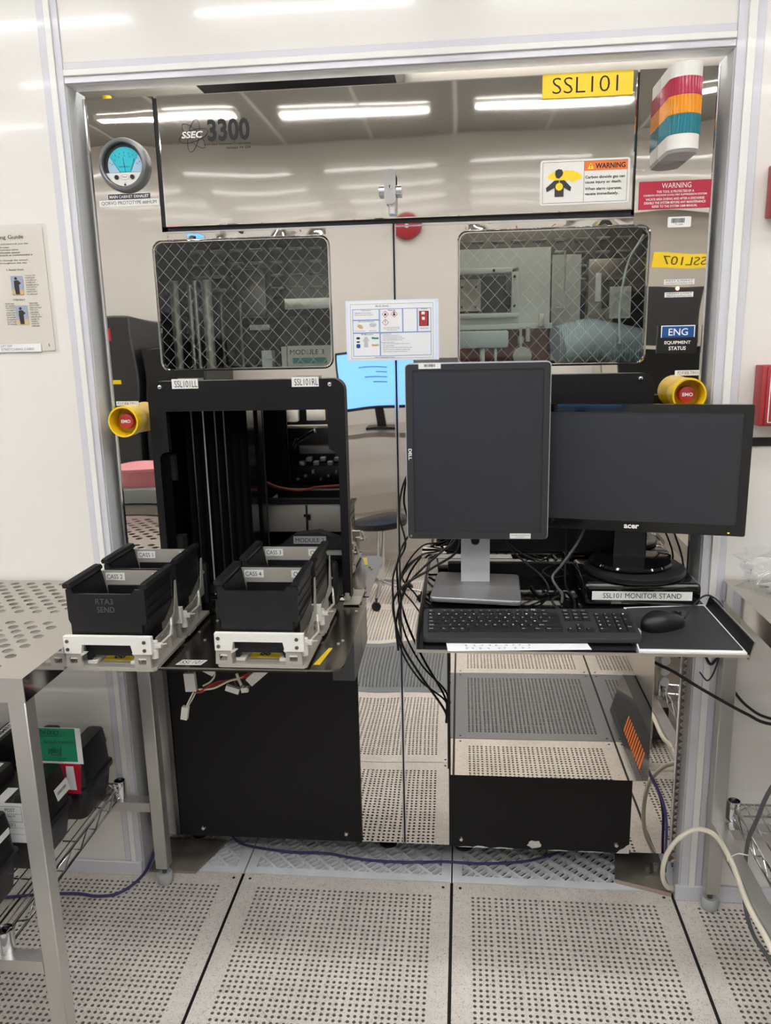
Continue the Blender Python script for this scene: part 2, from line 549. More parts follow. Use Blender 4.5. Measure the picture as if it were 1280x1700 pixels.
def borders(c):
    b = [c[0] - (c[1] - c[0]) / 2] + [(c[i] + c[i + 1]) / 2 for i in range(len(c) - 1)] + [c[-1] + (c[-1] - c[-2]) / 2]
    return b

def tile_mesh(name, key):
    HX, HY = T / 2 - 0.0042, T / 2 - 0.0016
    p, gap = 0.01525, 0.0026
    raw = [i * p + (i // 4) * gap for i in range(32)]
    mid = raw[-1] / 2
    c = [q - mid for q in raw]
    b = borders(c)
    vs, fs = perforated(c, c, b, b, 0.0044, 0.0, 0.008)
    A = b[-1]
    mb = MB(key)
    mb.add(vs, [f for i, f in enumerate(fs) if i % 2 == 0])
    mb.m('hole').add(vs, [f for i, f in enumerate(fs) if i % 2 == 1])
    mb.m(key)
    # solid margin round the holes, and the skirt
    mb.quad((-HX, -HY, 0), (HX, -HY, 0), (A, -A, 0), (-A, -A, 0))
    mb.quad((HX, -HY, 0), (HX, HY, 0), (A, A, 0), (A, -A, 0))
    mb.quad((HX, HY, 0), (-HX, HY, 0), (-A, A, 0), (A, A, 0))
    mb.quad((-HX, HY, 0), (-HX, -HY, 0), (-A, -A, 0), (-A, A, 0))
    c4 = [(-HX, -HY), (HX, -HY), (HX, HY), (-HX, HY)]
    for i in range(4):
        a, q = c4[i], c4[(i + 1) % 4]
        mb.quad((a[0], a[1], 0), (q[0], q[1], 0), (q[0], q[1], -0.03), (a[0], a[1], -0.03))
    # corner lock screws
    mb.m('rubber')
    for sx in (-1, 1):
        for sy in (-1, 1):
            mb.cyl((sx * (HX - 0.02), sy * (HY - 0.02), -0.002), (sx * (HX - 0.02), sy * (HY - 0.02), 0.0006), 0.0045, n=10)
    o = mb.build(name, smooth=False)
    return o

proto_tile = tile_mesh('floor', 'tile')
proto_grey = tile_mesh('floor', 'tile_g')
first = {0: True, 1: True}
for k in range(6):
    for i in range(-5, 3):
        src = proto_grey if k == 2 else proto_tile
        w = 1 if k == 2 else 0
        o = src if first[w] else src.copy()
        if not first[w]: COL.objects.link(o)
        first[w] = False
        o.location = ((i + 0.5) * T, YB - (k + 0.5) * T, 0)
        o['kind'] = 'structure'
mb = MB('rubber')          # black gasket in the joints
for i in range(-5, 4):
    mb.box(i * T - 0.0045, i * T + 0.0045, YB - 6 * T, YB - 0.001, -0.02, -0.0012)
for k in range(0, 7):
    mb.box(-5 * T, 3 * T, YB - k * T - 0.0018, YB - k * T + 0.0018, -0.02, -0.003)
struct('floor', mb, False)
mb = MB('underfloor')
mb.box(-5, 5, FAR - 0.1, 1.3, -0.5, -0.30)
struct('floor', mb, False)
mb = MB('tile')            # plain floor beyond the perforated tiles
mb.box(-5, -5 * T, FAR - 0.1, YB, -0.05, 0); mb.box(3 * T, 5, FAR - 0.1, YB, -0.05, 0)
mb.box(-5 * T, 3 * T, FAR - 0.1, YB - 6 * T - 0.002, -0.05, 0)
struct('floor', mb, False)

# cast grating under the machine
def clip_seg(c, d, x0, x1, y0, y1):
    t0, t1 = -90, 90
    for k, (lo, hi) in enumerate(((x0, x1), (y0, y1))):
        if abs(d[k]) < 1e-9: continue
        a, b = (lo - c[k]) / d[k], (hi - c[k]) / d[k]
        if a > b: a, b = b, a
        t0, t1 = max(t0, a), min(t1, b)
    return (t0, t1) if t1 - t0 > 0.004 else None

def grating(x0, x1, y0, y1):
    mb = MB('grate')
    e = 0.028
    mb.box(x0, x1, y0, y0 + e, -0.03, 0); mb.box(x0, x1, y1 - e, y1, -0.03, 0)
    mb.box(x0, x0 + e, y0 + e, y1 - e, -0.03, 0); mb.box(x1 - e, x1, y0 + e, y1 - e, -0.03, 0)
    X0, X1, Y0, Y1 = x0 + e, x1 - e, y0 + e, y1 - e
    L = (X1 - X0) + (Y1 - Y0)
    s2 = math.sqrt(0.5)
    n = int(L / 0.0265)
    for k in range(n + 1):
        c = (X0 + k * 0.0265 - (Y1 - Y0) * 0, Y0)
        g = clip_seg((X0 - (Y1 - Y0) + k * 0.0265, Y0), (s2, s2), X0, X1, Y0, Y1)
        if g:
            a = (X0 - (Y1 - Y0) + k * 0.0265 + s2 * g[0], Y0 + s2 * g[0]); b = (X0 - (Y1 - Y0) + k * 0.0265 + s2 * g[1], Y0 + s2 * g[1])
            mb.bar((a[0], a[1], -0.007), (b[0], b[1], -0.007), 0.0048, 0.013)
    n = int(L / 0.058)
    for k in range(n + 1):
        q = X0 + k * 0.058
        g = clip_seg((q, Y0), (-s2, s2), X0, X1, Y0, Y1)
        if g:
            a = (q - s2 * g[0], Y0 + s2 * g[0]); b = (q - s2 * g[1], Y0 + s2 * g[1])
            mb.bar((a[0], a[1], -0.007), (b[0], b[1], -0.007), 0.0085, 0.0135)
    return mb
for i in range(-2, 2):
    struct('floor', grating(i * T + 0.002, (i + 1) * T - 0.002, YB + 0.003, YB + T), False)
mb = MB('tile'); mb.box(-5, -2 * T - 0.002, YB + 0.003, 1.3, -0.04, -0.002); mb.box(2 * T + 0.002, 5, YB + 0.003, 1.3, -0.04, -0.002)
mb.box(-2 * T, 2 * T, YB + T + 0.004, 1.3, -0.04, -0.002)
struct('floor', mb, False)

# ------------------------------------------------------------------ room: walls
XL, XR, ZH, YW = -0.9037, 0.6235, 2.130, -0.04
mb = MB('wall')
mb.box(-5, XL - 0.05, YW, 0.005, 0.0, CEIL)
mb.box(XR + 0.058, 5, YW, 0.005, 0.0, CEIL)
mb.box(XL - 0.05, XR + 0.058, YW, 0.005, ZH + 0.045, CEIL)
mb.m('lav')
mb.box(XL - 0.05, XL, YW, 0.005, 0.0, ZH + 0.045)
mb.box(XR, XR + 0.058, YW, 0.005, 0.0, ZH + 0.045)
mb.box(XL, XR, YW, 0.005, ZH, ZH + 0.045)
struct('wall_front', mb, False)

def batten(name, x0, x1, z0, z1, vertical=True):
    """cover strip: two shallow flanges and a raised centre"""
    mb = MB('lav')
    y = YW - 0.0005
    if vertical:
        w = x1 - x0
        mb.box(x0, x1, y - 0.004, y, z0, z1, 0.001, 1)
        mb.m('white_strip').box(x0 + 0.36 * w, x0 + 0.68 * w, y - 0.009, y - 0.004, z0, z1, 0.0015, 1)
    else:
        h = z1 - z0
        mb.box(x0, x1, y - 0.004, y, z0, z1, 0.001, 1)
        mb.m('white_strip').box(x0, x1, y - 0.009, y - 0.004, z0 + 0.33 * h, z0 + 0.66 * h, 0.0015, 1)
    return struct(name, mb)
batten('trim_1', XL - 0.052, XL - 0.001, 0.044, CEIL - 0.001)
batten('trim_2', XR + 0.001, XR + 0.059, 0.044, CEIL - 0.001)
batten('trim_3', XL, XR, ZH + 0.001, ZH + 0.046, False)
mb = MB('reveal')         # aluminium lining of the opening
mb.box(XL - 0.004, XL + 0.0015, YW + 0.002, 0.055, 0.0, ZH)
mb.box(XR - 0.0015, XR + 0.004, YW + 0.002, 0.012, 0.0, 0.91)
mb.box(XR - 0.0015, XR + 0.004, YW + 0.002, 0.065, 0.91, ZH)
mb.box(XL, XR, YW + 0.002, 0.012, ZH - 0.0015, ZH + 0.002)
struct('trim_4', mb, False)
mb = MB('lav'); mb.box(-5, XL - 0.002, YW - 0.012, YW - 0.0005, 0.0, 0.044, 0.002, 1); struct('baseboard_left', mb)
mb = MB('lav'); mb.box(XR - 0.012, 5, YW - 0.012, YW - 0.0005, 0.0, 0.046, 0.002, 1); struct('baseboard_right', mb)
mb = MB('wall_b'); mb.box(-5, 5, FAR - 0.1, FAR, 0.0, CEIL); struct('wall_back', mb, False)
mb = MB('wall'); mb.box(-5.1, -5, FAR - 0.1, 1.3, 0.0, CEIL); struct('wall_left', mb, False)
mb = MB('wall'); mb.box(5, 5.1, FAR - 0.1, 1.3, 0.0, CEIL); struct('wall_right', mb, False)
mb = MB('inner'); mb.box(-5, 5, 1.3, 1.4, -0.05, CEIL); struct('wall_chase', mb, False)
mb = MB('ceil'); mb.box(-5.1, 5.1, FAR - 0.1, 1.4, CEIL, CEIL + 0.1)
mb.m('white_strip')
for i in range(-8, 9):
    mb.box(i * T - 0.012, i * T + 0.012, FAR, YW, CEIL - 0.004, CEIL + 0.001)
struct('ceiling', mb, False)

# ceiling troffers (the room's light)
def troffer(x, y):
    t = thing('ceiling_light', 'slim white ceiling troffer in a row of lit fittings over the aisle', 'ceiling light', (x, y, CEIL - 0.03), 0, 'ceiling troffers')
    b = MB('white_strip')
    b.box(x - 0.47, x + 0.47, y - 0.060, y - 0.045, CEIL - 0.035, CEIL - 0.0045); b.box(x - 0.47, x + 0.47, y + 0.045, y + 0.060, CEIL - 0.035, CEIL - 0.0045)
    b.box(x - 0.47, x - 0.455, y - 0.045, y + 0.045, CEIL - 0.035, CEIL - 0.0045); b.box(x + 0.455, x + 0.47, y - 0.045, y + 0.045, CEIL - 0.035, CEIL - 0.0045)
    b.build('housing', t)
    d = MB('troffer'); d.box(x - 0.455, x + 0.455, y - 0.045, y + 0.045, CEIL - 0.028, CEIL - 0.006); d.build('diffuser', t)
for y in (-3.15, -2.40, -1.65, -0.90):
    for k in range(-3, 4):
        troffer(-0.02 + k * 1.2 - 0.6, y)

# a lit fitting in the service chase behind the wall
t = thing('ceiling_light', 'lit fitting in the service chase behind the steel machine', 'ceiling light', (0, 0.35, CEIL - 0.03))
b = MB('white_strip'); b.box(-1.2, 1.2, 0.25, 0.45, CEIL - 0.02, CEIL - 0.0045); b.build('housing', t)
d = MB('troffer'); d.box(-1.15, 1.15, 0.28, 0.42, CEIL - 0.04, CEIL - 0.02); d.build('diffuser', t)

# service pipes and ducts seen through the gap over the machine
t = thing('service_pipe', 'dark duct and pale pipes in the gap above the steel machine', 'pipe', (-0.5, 0.45, 2.3))
mb = MB('dgrey'); mb.box(-0.70, -0.15, 0.30, 0.7, 2.22, 2.42); mb.m('steel_t').box(-1.3, 1.1, 0.75, 0.80, 2.2, 2.5); mb.build('duct', t)
mb = MB('white_p'); mb.cyl((-1.3, 0.62, 2.36), (1.1, 0.62, 2.36), 0.03); mb.build('pipe', t)
mb = MB('yellow'); mb.cyl((-0.95, 0.3, 0.02), (-0.95, 0.3, 2.2), 0.012); mb.build('pipe', t)
# ------------------------------------------------------------------ the steel process machine
MC = thing('process_machine', 'tall polished steel process machine set in the white wall, two wired glass windows', 'machine', (-0.14, 0.5, 0.0))
ZB, ZD, ZT = 0.108, 1.797, 2.107
MXL, MXR = -0.884, 0.6075
# front sheets
mb = MB('steel')
mb.prism([(MXL, ZB), (-0.1362, ZB), (-0.1362, ZD), (-0.7105, ZD), (-0.7105, ZT), (MXL, ZT)], 'y', 0.0, 0.012,
         [rrect(-0.735, -0.297, 1.462, 1.772, 0.02)[::-1], rrect(-0.770, -0.281, 0.853, 1.36, 0.01)[::-1]])
LD = mb.build('front_panel', MC, smooth=False)
mb = MB('steel')
mb.prism([(-0.1318, ZB), (MXR, ZB), (MXR, ZT), (0.4315, ZT), (0.4315, ZD - 0.004), (-0.1318, ZD)], 'y', 0.0, 0.012,
         [rrect(0.025, 0.467, 1.458, 1.770, 0.02)[::-1]])
RD = mb.build('front_panel', MC, smooth=False)
# bright folded edges of the doors
mb = MB('chrome')
mb.box(-0.1395, -0.1364, -0.0022, 0.0, ZB, ZD - 0.001); mb.build('edge_strip', LD)
mb = MB('chrome')
mb.box(-0.1316, -0.1285, -0.0022, 0.0, ZB, ZD - 0.001); mb.build('edge_strip', RD)
mb = MB('chrome')
mb.box(-0.70, -0.138, -0.002, 0.0, ZD - 0.004, ZD); mb.build('edge_strip', LD)
mb = MB('chrome')
mb.box(-0.129, 0.430, -0.002, 0.0, ZD - 0.007, ZD - 0.004); mb.build('edge_strip', RD)
mb = MB('chrome')
mb.tube([(MXL + 0.004, -0.001, ZB), (MXL + 0.004, -0.001, ZT)], 0.0045, 8, False); mb.build('edge_strip', LD)
mb = MB('chrome')
mb.tube([(MXR - 0.003, -0.001, ZB), (MXR - 0.003, -0.001, ZT)], 0.003, 8, False); mb.build('edge_strip', RD)
# dented lip along the top of the doors, above the windows
mb = MB('steel_lip'); mb.box(-0.700, -0.300, -0.0016, -0.0001, 1.7785, ZD - 0.0045); mb.build('door_lip', LD, smooth=False)
mb = MB('steel_lip'); mb.box(0.02, 0.430, -0.0016, -0.0001, 1.7765, ZD - 0.0075); mb.build('door_lip', RD, smooth=False)
# top cover
mb = MB('steel_top')
mb.box(-0.6985, 0.4265, -0.006, 0.012, 1.8075, ZT - 0.001, 0.003, 2)
TC = mb.build('top_cover', MC, smooth=False)
mb = MB('rubber')        # black strips added behind the open joints, in place of their shade
mb.box(-0.7115, 0.433, 0.004, 0.014, ZD - 0.006, 1.809)
mb.box(-0.7115, -0.6975, 0.004, 0.014, ZD, ZT - 0.004); mb.box(0.4255, 0.4325, 0.004, 0.014, ZD, ZT - 0.004)
mb.box(-0.1375, -0.1305, 0.004, 0.014, ZB, ZD)
mb.build('seam_backing', MC)

# cover latch
h = MB('chrome')
h.prism(rrect(-0.0135 - 0.138, 0.0135 - 0.138, 1.836, 1.914, 0.011), 'y', -0.040, -0.026)
h.cyl((-0.138, -0.026, 1.868), (-0.138, -0.006, 1.868), 0.012)
h.cyl((-0.165, -0.018, 1.868), (-0.112, -0.018, 1.868), 0.0125, n=16)
h.cyl((-0.138, -0.043, 1.875), (-0.138, -0.040, 1.875), 0.0075)
h.m('ink').cyl((-0.138, -0.0435, 1.876), (-0.138, -0.043, 1.876), 0.0016, n=8)
h.box(-0.1388, -0.1372, -0.0435, -0.043, 1.870, 1.876)
h.m('steel_b').cyl((-0.134, -0.018, 1.856), (-0.134, -0.018, 1.816), 0.010)
h.build('latch', TC)

# body behind the front
mb = MB('inner')
BXL, BXR = MXL + 0.016, MXR - 0.016
mb.box(BXL, BXL + 0.004, 0.012, 1.0, ZB, ZT); mb.box(BXR - 0.004, BXR, 0.012, 1.0, ZB, ZT)
mb.box(BXL + 0.004, BXR - 0.004, 0.994, 1.0, ZB, ZT)
mb.box(BXL + 0.004, BXR - 0.004, 0.012, 0.994, ZB, ZB + 0.006)
mb.m('steel_t').box(BXL + 0.004, BXR - 0.004, 0.012, 0.994, ZT - 0.006, ZT - 0.002)
mb.box(BXL - 0.001, BXL, 0.012, 1.0, ZB, ZT); mb.box(BXR, BXR + 0.001, 0.012, 1.0, ZB, ZT)
mb.m('inner')
mb.box(-0.14, -0.13, 0.02, 0.99, ZB + 0.006, 1.44)
mb.m('inner_d').box(-0.87, -0.14, 0.03, 0.99, 1.405, 1.44)
mb.build('body', MC)
mb = MB('machine_lamp'); mb.box(-0.05, 0.50, 0.10, 0.13, 2.04, 2.055); mb.build('lamp_tube', MC)
mb = MB('machine_lamp'); mb.box(-0.60, -0.25, 0.72, 0.74, 2.04, 2.055); mb.build('lamp_tube', MC)
# expanded metal grille and bronze edge beside the body
mb = MB('brown')
mb.box(0.6330, 0.6480, 0.020, 0.022, ZB - 0.06, 0.90)
mb.box(0.6100, 0.6165, 0.020, 0.022, ZB - 0.02, 0.90)
mb.box(0.6165, 0.6330, 0.050, 0.052, ZB - 0.06, 0.90)
mb.m('mesh_lit')
z = 0.07
while z < 0.89:
    a = (0.6170, 0.021, z); b = (0.6325, 0.021, z + 0.010)
    mb.bar(a, b, 0.0035, 0.003, (0, 1, 0)); mb.bar(b, (a[0], 0.021, z + 0.020), 0.0035, 0.003, (0, 1, 0))
    z += 0.020
mb.build('side_grille', MC)

# wired windows
def window(x0, x1, z0, z1):
    g = MB('glass'); g.prism(rrect(x0 - 0.002, x1 + 0.002, z0 - 0.002, z1 + 0.002, 0.021), 'y', 0.004, 0.009)
    w = g.build('window', MC)
    f = MB('chrome')
    out, inn = rrect(x0 - 0.006, x1 + 0.006, z0 - 0.006, z1 + 0.006, 0.025, 6), rrect(x0, x1, z0, z1, 0.02, 6)
    n = len(out)
    loops = [[(p[0], -0.0005, p[1]) for p in out], [(0.5 * (p[0] + q[0]), -0.004, 0.5 * (p[1] + q[1])) for p, q in zip(out, inn)], [(p[0], 0.003, p[1]) for p in inn]]
    f.loft(loops, False, False)
    f.build('window_frame', w)
    m = MB('wire')
    sx, sz = 0.0340, 0.0370
    for s in (1, -1):
        t = -40
        for k in range(-40, 60):
            c = (x0 + k * sx, z0)
            g2 = clip_seg(c, (sx, s * sz), x0 + 0.001, x1 - 0.001, z0 + 0.001, z1 - 0.001)
            if g2:
                a = (c[0] + sx * g2[0], 0.0062 + 0.0008 * s, c[1] + s * sz * g2[0]); b = (c[0] + sx * g2[1], 0.0062 + 0.0008 * s, c[1] + s * sz * g2[1])
                m.cyl(a, b, 0.0004, n=5)
    m.build('wire_mesh', w)
    return w
window(-0.735, -0.297, 1.462, 1.772)
window(0.025, 0.467, 1.458, 1.770)

# black load-port frame (inverted U) bolted over the opening
mb = MB('black')
r = rrect(-0.776, -0.264, 0.80, 1.432, 0.03, 5, (0, 0, 1, 1))
inner = [(-0.757, 0.80), (-0.757, 1.235), (-0.748, 1.247), (-0.731, 1.250), (-0.731, 1.355), (-0.309, 1.355), (-0.309, 1.255), (-0.294, 1.247), (-0.285, 1.235), (-0.285, 0.80)]
outline = [p for p in r if p[1] > 0.81]
poly = [(-0.264, 0.853)] + outline + [(-0.776, 0.853), (-0.757, 0.853)] + inner[1:-1] + [(-0.285, 0.853)]
mb.prism(poly, 'y', -0.022, -0.001)
mb.box(-0.2848, -0.279, -0.001, 0.05, 0.853, 1.235); mb.box(-0.770, -0.7572, -0.001, 0.05, 0.853, 1.235)
LF = mb.build('load_port_frame', MC)
for x in (-0.741, -0.300):
    b = MB('chrome'); b.turn((x, -0.022, 1.418), 'y', [(0.0001, -0.005), (0.005, -0.0035), (0.0068, 0.0)], 16, False, False)
    b.m('ink').cyl((x, -0.0275, 1.418), (x, -0.026, 1.418), 0.002, n=6); b.build('screw', LF)
for x0, x1, s in ((-0.709, -0.640, 'SSL101LL'), (-0.397, -0.328, 'SSL101RL')):
    b = MB('lab'); b.box(x0, x1, -0.0228, -0.022, 1.413, 1.4375); b.m('ink').text(s, x0 + 0.007, 1.4165, x1 - x0 - 0.009, 0.0165, -0.0231)
    b.build('label', LF)
# bolt at the foot of the frame
b = MB('alu'); b.box(-0.279, -0.236, -0.06, 0.0, 0.849, 0.853); b.cyl((-0.272, -0.035, 0.853), (-0.272, -0.035, 0.872), 0.006); b.cyl((-0.272, -0.035, 0.857), (-0.272, -0.035, 0.863), 0.010, n=6); b.build('foot_clamp', LF)

# second black cover plate behind the monitors
mb = MB('black')
mb.prism(rrect(-0.008, 0.494, 0.985, 1.432, 0.03, 5, (0, 0, 1, 1)), 'y', -0.020, -0.001)
o = mb.build('cover_plate', MC)
b = MB('chrome'); b.turn((0.460, -0.020, 1.419), 'y', [(0.0001, -0.005), (0.005, -0.0035), (0.0068, 0.0)], 16, False, False); b.m('ink').cyl((0.46, -0.0255, 1.419), (0.46, -0.024, 1.419), 0.002, n=6); b.build('screw', o)

# lower black panels
mb = MB('black'); mb.box(-0.793, -0.257, -0.010, -0.001, 0.112, 0.838, 0.0015, 1)
lp = mb.build('lower_panel', MC)
for x in (-0.725, -0.302):
    b = MB('chrome'); b.turn((x, -0.010, 0.138), 'y', [(0.0001, -0.006), (0.005, -0.0045), (0.0075, 0.0)], 16, False, False); b.build('screw', lp)
mb = MB('black'); mb.box(-0.007, 0.493, -0.010, -0.001, 0.110, 0.95, 0.0015, 1)
mb.m('chip')
def blob(cx, cz, rx, rz, n=13, cut=None):
    pts = []
    for i in range(n):
        a = 2 * PI * i / n
        k = 0.72 + 0.5 * random.random()
        x, zz = cx + rx * k * math.cos(a), cz + rz * k * math.sin(a)
        pts.append((x, max(zz, 0.1105), ))
    return pts
for cx, cz, rx, rz in ((0.232, 0.127, 0.022, 0.014), (0.082, 0.112, 0.020, 0.004), (0.145, 0.111, 0.03, 0.003), (0.30, 0.111, 0.03, 0.0022), (0.39, 0.111, 0.035, 0.002), (0.04, 0.111, 0.018, 0.002)):
    mb.prism(blob(cx, cz, rx, rz), 'y', -0.0106, -0.0098)
mb.prism([(0.458, 0.1105), (0.4925, 0.1105), (0.4925, 0.140), (0.484, 0.134), (0.478, 0.127), (0.468, 0.122)], 'y', -0.0106, -0.0098)
lp = mb.build('lower_panel', MC)
for x in (0.027, 0.457):
    b = MB('chrome'); b.turn((x, -0.010, 0.136), 'y', [(0.0001, -0.006), (0.005, -0.0045), (0.0075, 0.0)], 16, False, False); b.build('screw', lp)
mb = MB('chrome'); mb.box(-0.806, -0.7935, -0.014, -0.0008, 0.112, 0.838); mb.build('edge_strip', MC)
mb = MB('steel_b'); mb.box(-0.845, -0.812, -0.006, -0.0008, 0.112, 0.838); mb.build('edge_strip', MC)
# smoked bracket under the loading plate
mb = MB('black_sh')
mb.box(-0.247, -0.243, -0.14, -0.001, 0.672, 0.838); mb.box(-0.300, -0.247, -0.14, -0.136, 0.672, 0.838)
mb.build('bracket', MC)

# mirror-polished box that carries the keyboard tray
mb = MB('steel_box')
mb.box(0.001, 0.483, -0.213, -0.0105, 0.457, 0.893, 0.0015, 1)
kb = mb.build('tray_support', MC, smooth=False)
mb = MB('black'); mb.box(-0.006, 0.0008, -0.205, -0.0105, 0.47, 0.893); mb.build('side_plate', kb)
# three round plugs on the front panel beside the box
for z in (0.684, 0.655, 0.625):
    b = MB('silver'); b.turn((0.5625, 0.0, z), 'y', [(0.0001, -0.007), (0.0115, -0.007), (0.0128, -0.0055), (0.0128, 0.0)], 24, False, False); b.build('plug', RD)
# steel ledge below the cover plate
mb = MB('steel'); mb.box(-0.075, 0.29, -0.035, -0.0105, 0.968, 0.983, 0.002, 1); mb.build('ledge', MC, smooth=False)
# feet
for x, y in ((-0.198, 0.15), (0.035, 0.15), (-0.80, 0.16), (0.53, 0.16)):
    b = MB('dgrey'); b.cyl((x, y, 0.0005), (x, y, 0.010), 0.028); b.cyl((x, y, 0.010), (x, y, 0.036), 0.013); b.m('steel_d').cyl((x, y, 0.03), (x, y, 0.108), 0.009); b.build('foot', MC)

# etched maker's mark on the top cover
def txt(mb, s, x0, x1, z0, z1, y, bold=0.0):
    mb.text(s, x0, z0, x1 - x0, z1 - z0, y, bold)
mb = MB('ink')
txt(mb, '3300', -0.577, -0.474, 1.9985, 2.048, -0.0066, 0.03)
txt(mb, 'Solid State Equipment Corporation', -0.588, -0.473, 1.989, 1.9945, -0.0065)
txt(mb, 'Horsham  PA  USA', -0.532, -0.473, 1.980, 1.986, -0.0065)
def orbit(cx, cz, a, b, rot, n=36):
    return [(cx + a * math.cos(t) * math.cos(rot) - b * math.sin(t) * math.sin(rot), -0.0068, cz + a * math.cos(t) * math.sin(rot) + b * math.sin(t) * math.cos(rot)) for t in [2 * PI * i / n for i in range(n + 1)]]
for rot in (0.25, 0.25 + PI / 3, 0.25 + 2 * PI / 3):
    mb.tube(orbit(-0.612, 2.013, 0.037, 0.013, rot), 0.0005, 5, False)
mb.m('ink_w'); mb.text('SSEC', 0, 0, 0.050, 0.015, 0, 0.02, O=(-0.642, -0.0075, 2.008), U=(1, 0, 0), V=(0.25, 0, 1))
mb.build('lettering', TC)

# small stickers on the machine
def sticker(x0, x1, z0, z1, lines, key='lab', ink='ink', y=0.0, parent=None, margin=0.08, name='label', bold=0.0):
    b = MB(key); b.box(x0, x1, y - 0.0009, y - 0.0001, z0, z1)
    b.m(ink)
    n = len(lines); H = (z1 - z0) / n
    for i, s in enumerate(lines):
        if not s: continue
        b.text(s, x0 + margin * (x1 - x0), z1 - (i + 1) * H + 0.2 * H, (x1 - x0) * (1 - 2 * margin), 0.6 * H, y - 0.0012, bold)
    return b.build(name, parent or MC)
sticker(-0.841, -0.734, 1.8775, 1.8895, ['MAIN CABINET EXHAUST'], 'dgrey', 'ink_w', margin=0.03, bold=0.02)
sticker(-0.866, -0.713, 1.8605, 1.8765, ['QORVO PROTOTYPE ##HUM'], margin=0.04)
sticker(-0.871, -0.811, 1.3705, 1.3815, ['P21F3EB 7/9/11'], margin=0.06)
sticker(0.545, 0.605, 1.4235, 1.436, ['P21F3EB 7/9/11'], margin=0.1)
sticker(0.508, 0.578, 1.637, 1.649, ['RED LIGHT', 'MAINTENANCE CONTROLS TOOL'], margin=0.05)
sticker(0.511, 0.577, 1.608, 1.6195, ['GREEN LIGHT', 'OPERATOR CONTROLS TOOL'], margin=0.05)
b = MB('led_r'); b.turn((0.540, 0.0, 1.628), 'y', [(0.0001, -0.005), (0.003, -0.004), (0.0045, 0.0)], 14, False, False); b.build('indicator_light', RD)
def barcode(x0, x1, z0, z1, y, parent):
    b = MB('lab'); b.prism(rrect(x0, x1, z0, z1, 0.003), 'y', y - 0.0009, y - 0.0001)
    b.m('ink'); x = x0 + 0.15 * (x1 - x0)
    rr = random.Random(3)
    while x < x1 - 0.3 * (x1 - x0):
        w = rr.choice((0.0006, 0.0011, 0.0016))
        b.box(x, x + w, y - 0.0012, y - 0.001, z0 + 0.42 * (z1 - z0), z0 + 0.85 * (z1 - z0)); x += w + rr.choice((0.0006, 0.0010))
    b.text('TT 2696', x0 + 0.3 * (x1 - x0), z0 + 0.2 * (z1 - z0), 0.35 * (x1 - x0), 0.14 * (z1 - z0), y - 0.0012)
    return b.build('label', parent)
barcode(0.509, 0.562, 1.766, 1.7895, 0.0, RD)

# ------------------------------------------------------------------ what shows inside the machine
# behind the load port: bellows, robot chamber, steel trough, lit back window
mb = MB('bellow')
x = -0.74; i = 0
loop0, loop1 = [], []
while x < -0.545:
    y = 0.10 if i % 2 else 0.122
    loop0.append((x, y)); x += 0.011; i += 1
poly = loop0 + [(loop0[-1][0], 0.17), (loop0[0][0], 0.17)]
mb.prism(poly, 'z', 0.86, 1.40)
mb.build('bellows', MC)
mb = MB('inner_d')
mb.box(-0.60, -0.555, 0.22, 0.27, 0.86, 1.40)
mb.m('dgrey').box(-0.565, -0.560, 0.17, 0.19, 0.86, 1.40); mb.box(-0.548, -0.545, 0.24, 0.25, 0.86, 1.40); mb.box(-0.768, -0.745, 0.06, 0.10, 0.86, 1.0); mb.box(-0.768, -0.750, 0.06, 0.08, 1.16, 1.23)
mb.build('column', MC)
mb = MB('inner_d')
mb.prism([(-0.87, 0.80), (-0.142, 0.80), (-0.142, 1.40), (-0.87, 1.40)], 'y', 0.55, 0.56, [rrect(-0.545, -0.345, 1.05, 1.345, 0.02)[::-1]])
mb.m('chrome')
out, inn = rrect(-0.549, -0.341, 1.046, 1.349, 0.024), rrect(-0.545, -0.345, 1.05, 1.345, 0.02)
mb.loft([[(p[0], 0.548, p[1]) for p in out], [(p[0], 0.545, p[1]) for p in inn]], False, False)
mb.build('chamber_wall', MC)
mb = MB('white_p'); mb.box(-0.560, -0.523, 0.62, 0.66, 1.258, 1.35, 0.004); mb.box(-0.492, -0.430, 0.62, 0.64, 1.262, 1.345, 0.003); mb.box(-0.425, -0.35, 0.66, 0.68, 1.25, 1.345, 0.003)
mb.m('alu').box(-0.560, -0.345, 0.60, 0.63, 1.238, 1.248, 0.002); mb.box(-0.523, -0.375, 0.625, 0.64, 1.148, 1.178, 0.004)
mb.m('chrome'); mb.cyl((-0.555, 0.62, 1.180), (-0.456, 0.58, 1.232), 0.0085); mb.cyl((-0.552, 0.62, 1.160), (-0.53, 0.60, 1.205), 0.004); mb.cyl((-0.545, 0.62, 1.158), (-0.52, 0.60, 1.205), 0.004)
mb.m('silver')
for i in range(6):
    mb.box(-0.520 + 0.024 * i, -0.502 + 0.024 * i, 0.60, 0.63, 1.112 + 0.014 * (i % 2), 1.126 + 0.014 * (i % 2), 0.002)
    mb.box(-0.535 + 0.027 * i, -0.526 + 0.027 * i, 0.61, 0.63, 1.058 + 0.012 * (i % 3), 1.066 + 0.014 * (i % 3), 0.001)
mb.m('dgrey').box(-0.56, -0.34, 0.63, 0.66, 1.05, 1.11, 0.004); mb.m('cab_grey').box(-0.38, -0.345, 0.62, 0.63, 1.06, 1.20)
mb.m('steel_d').box(-0.60, -0.30, 0.85, 0.86, 1.0, 1.38)
mb.build('robot_module', MC)
mb = MB('machine_lamp'); mb.box(-0.56, -0.33, 0.575, 0.605, 1.365, 1.375); mb.build('lamp_tube', MC)
mb = MB('alu')
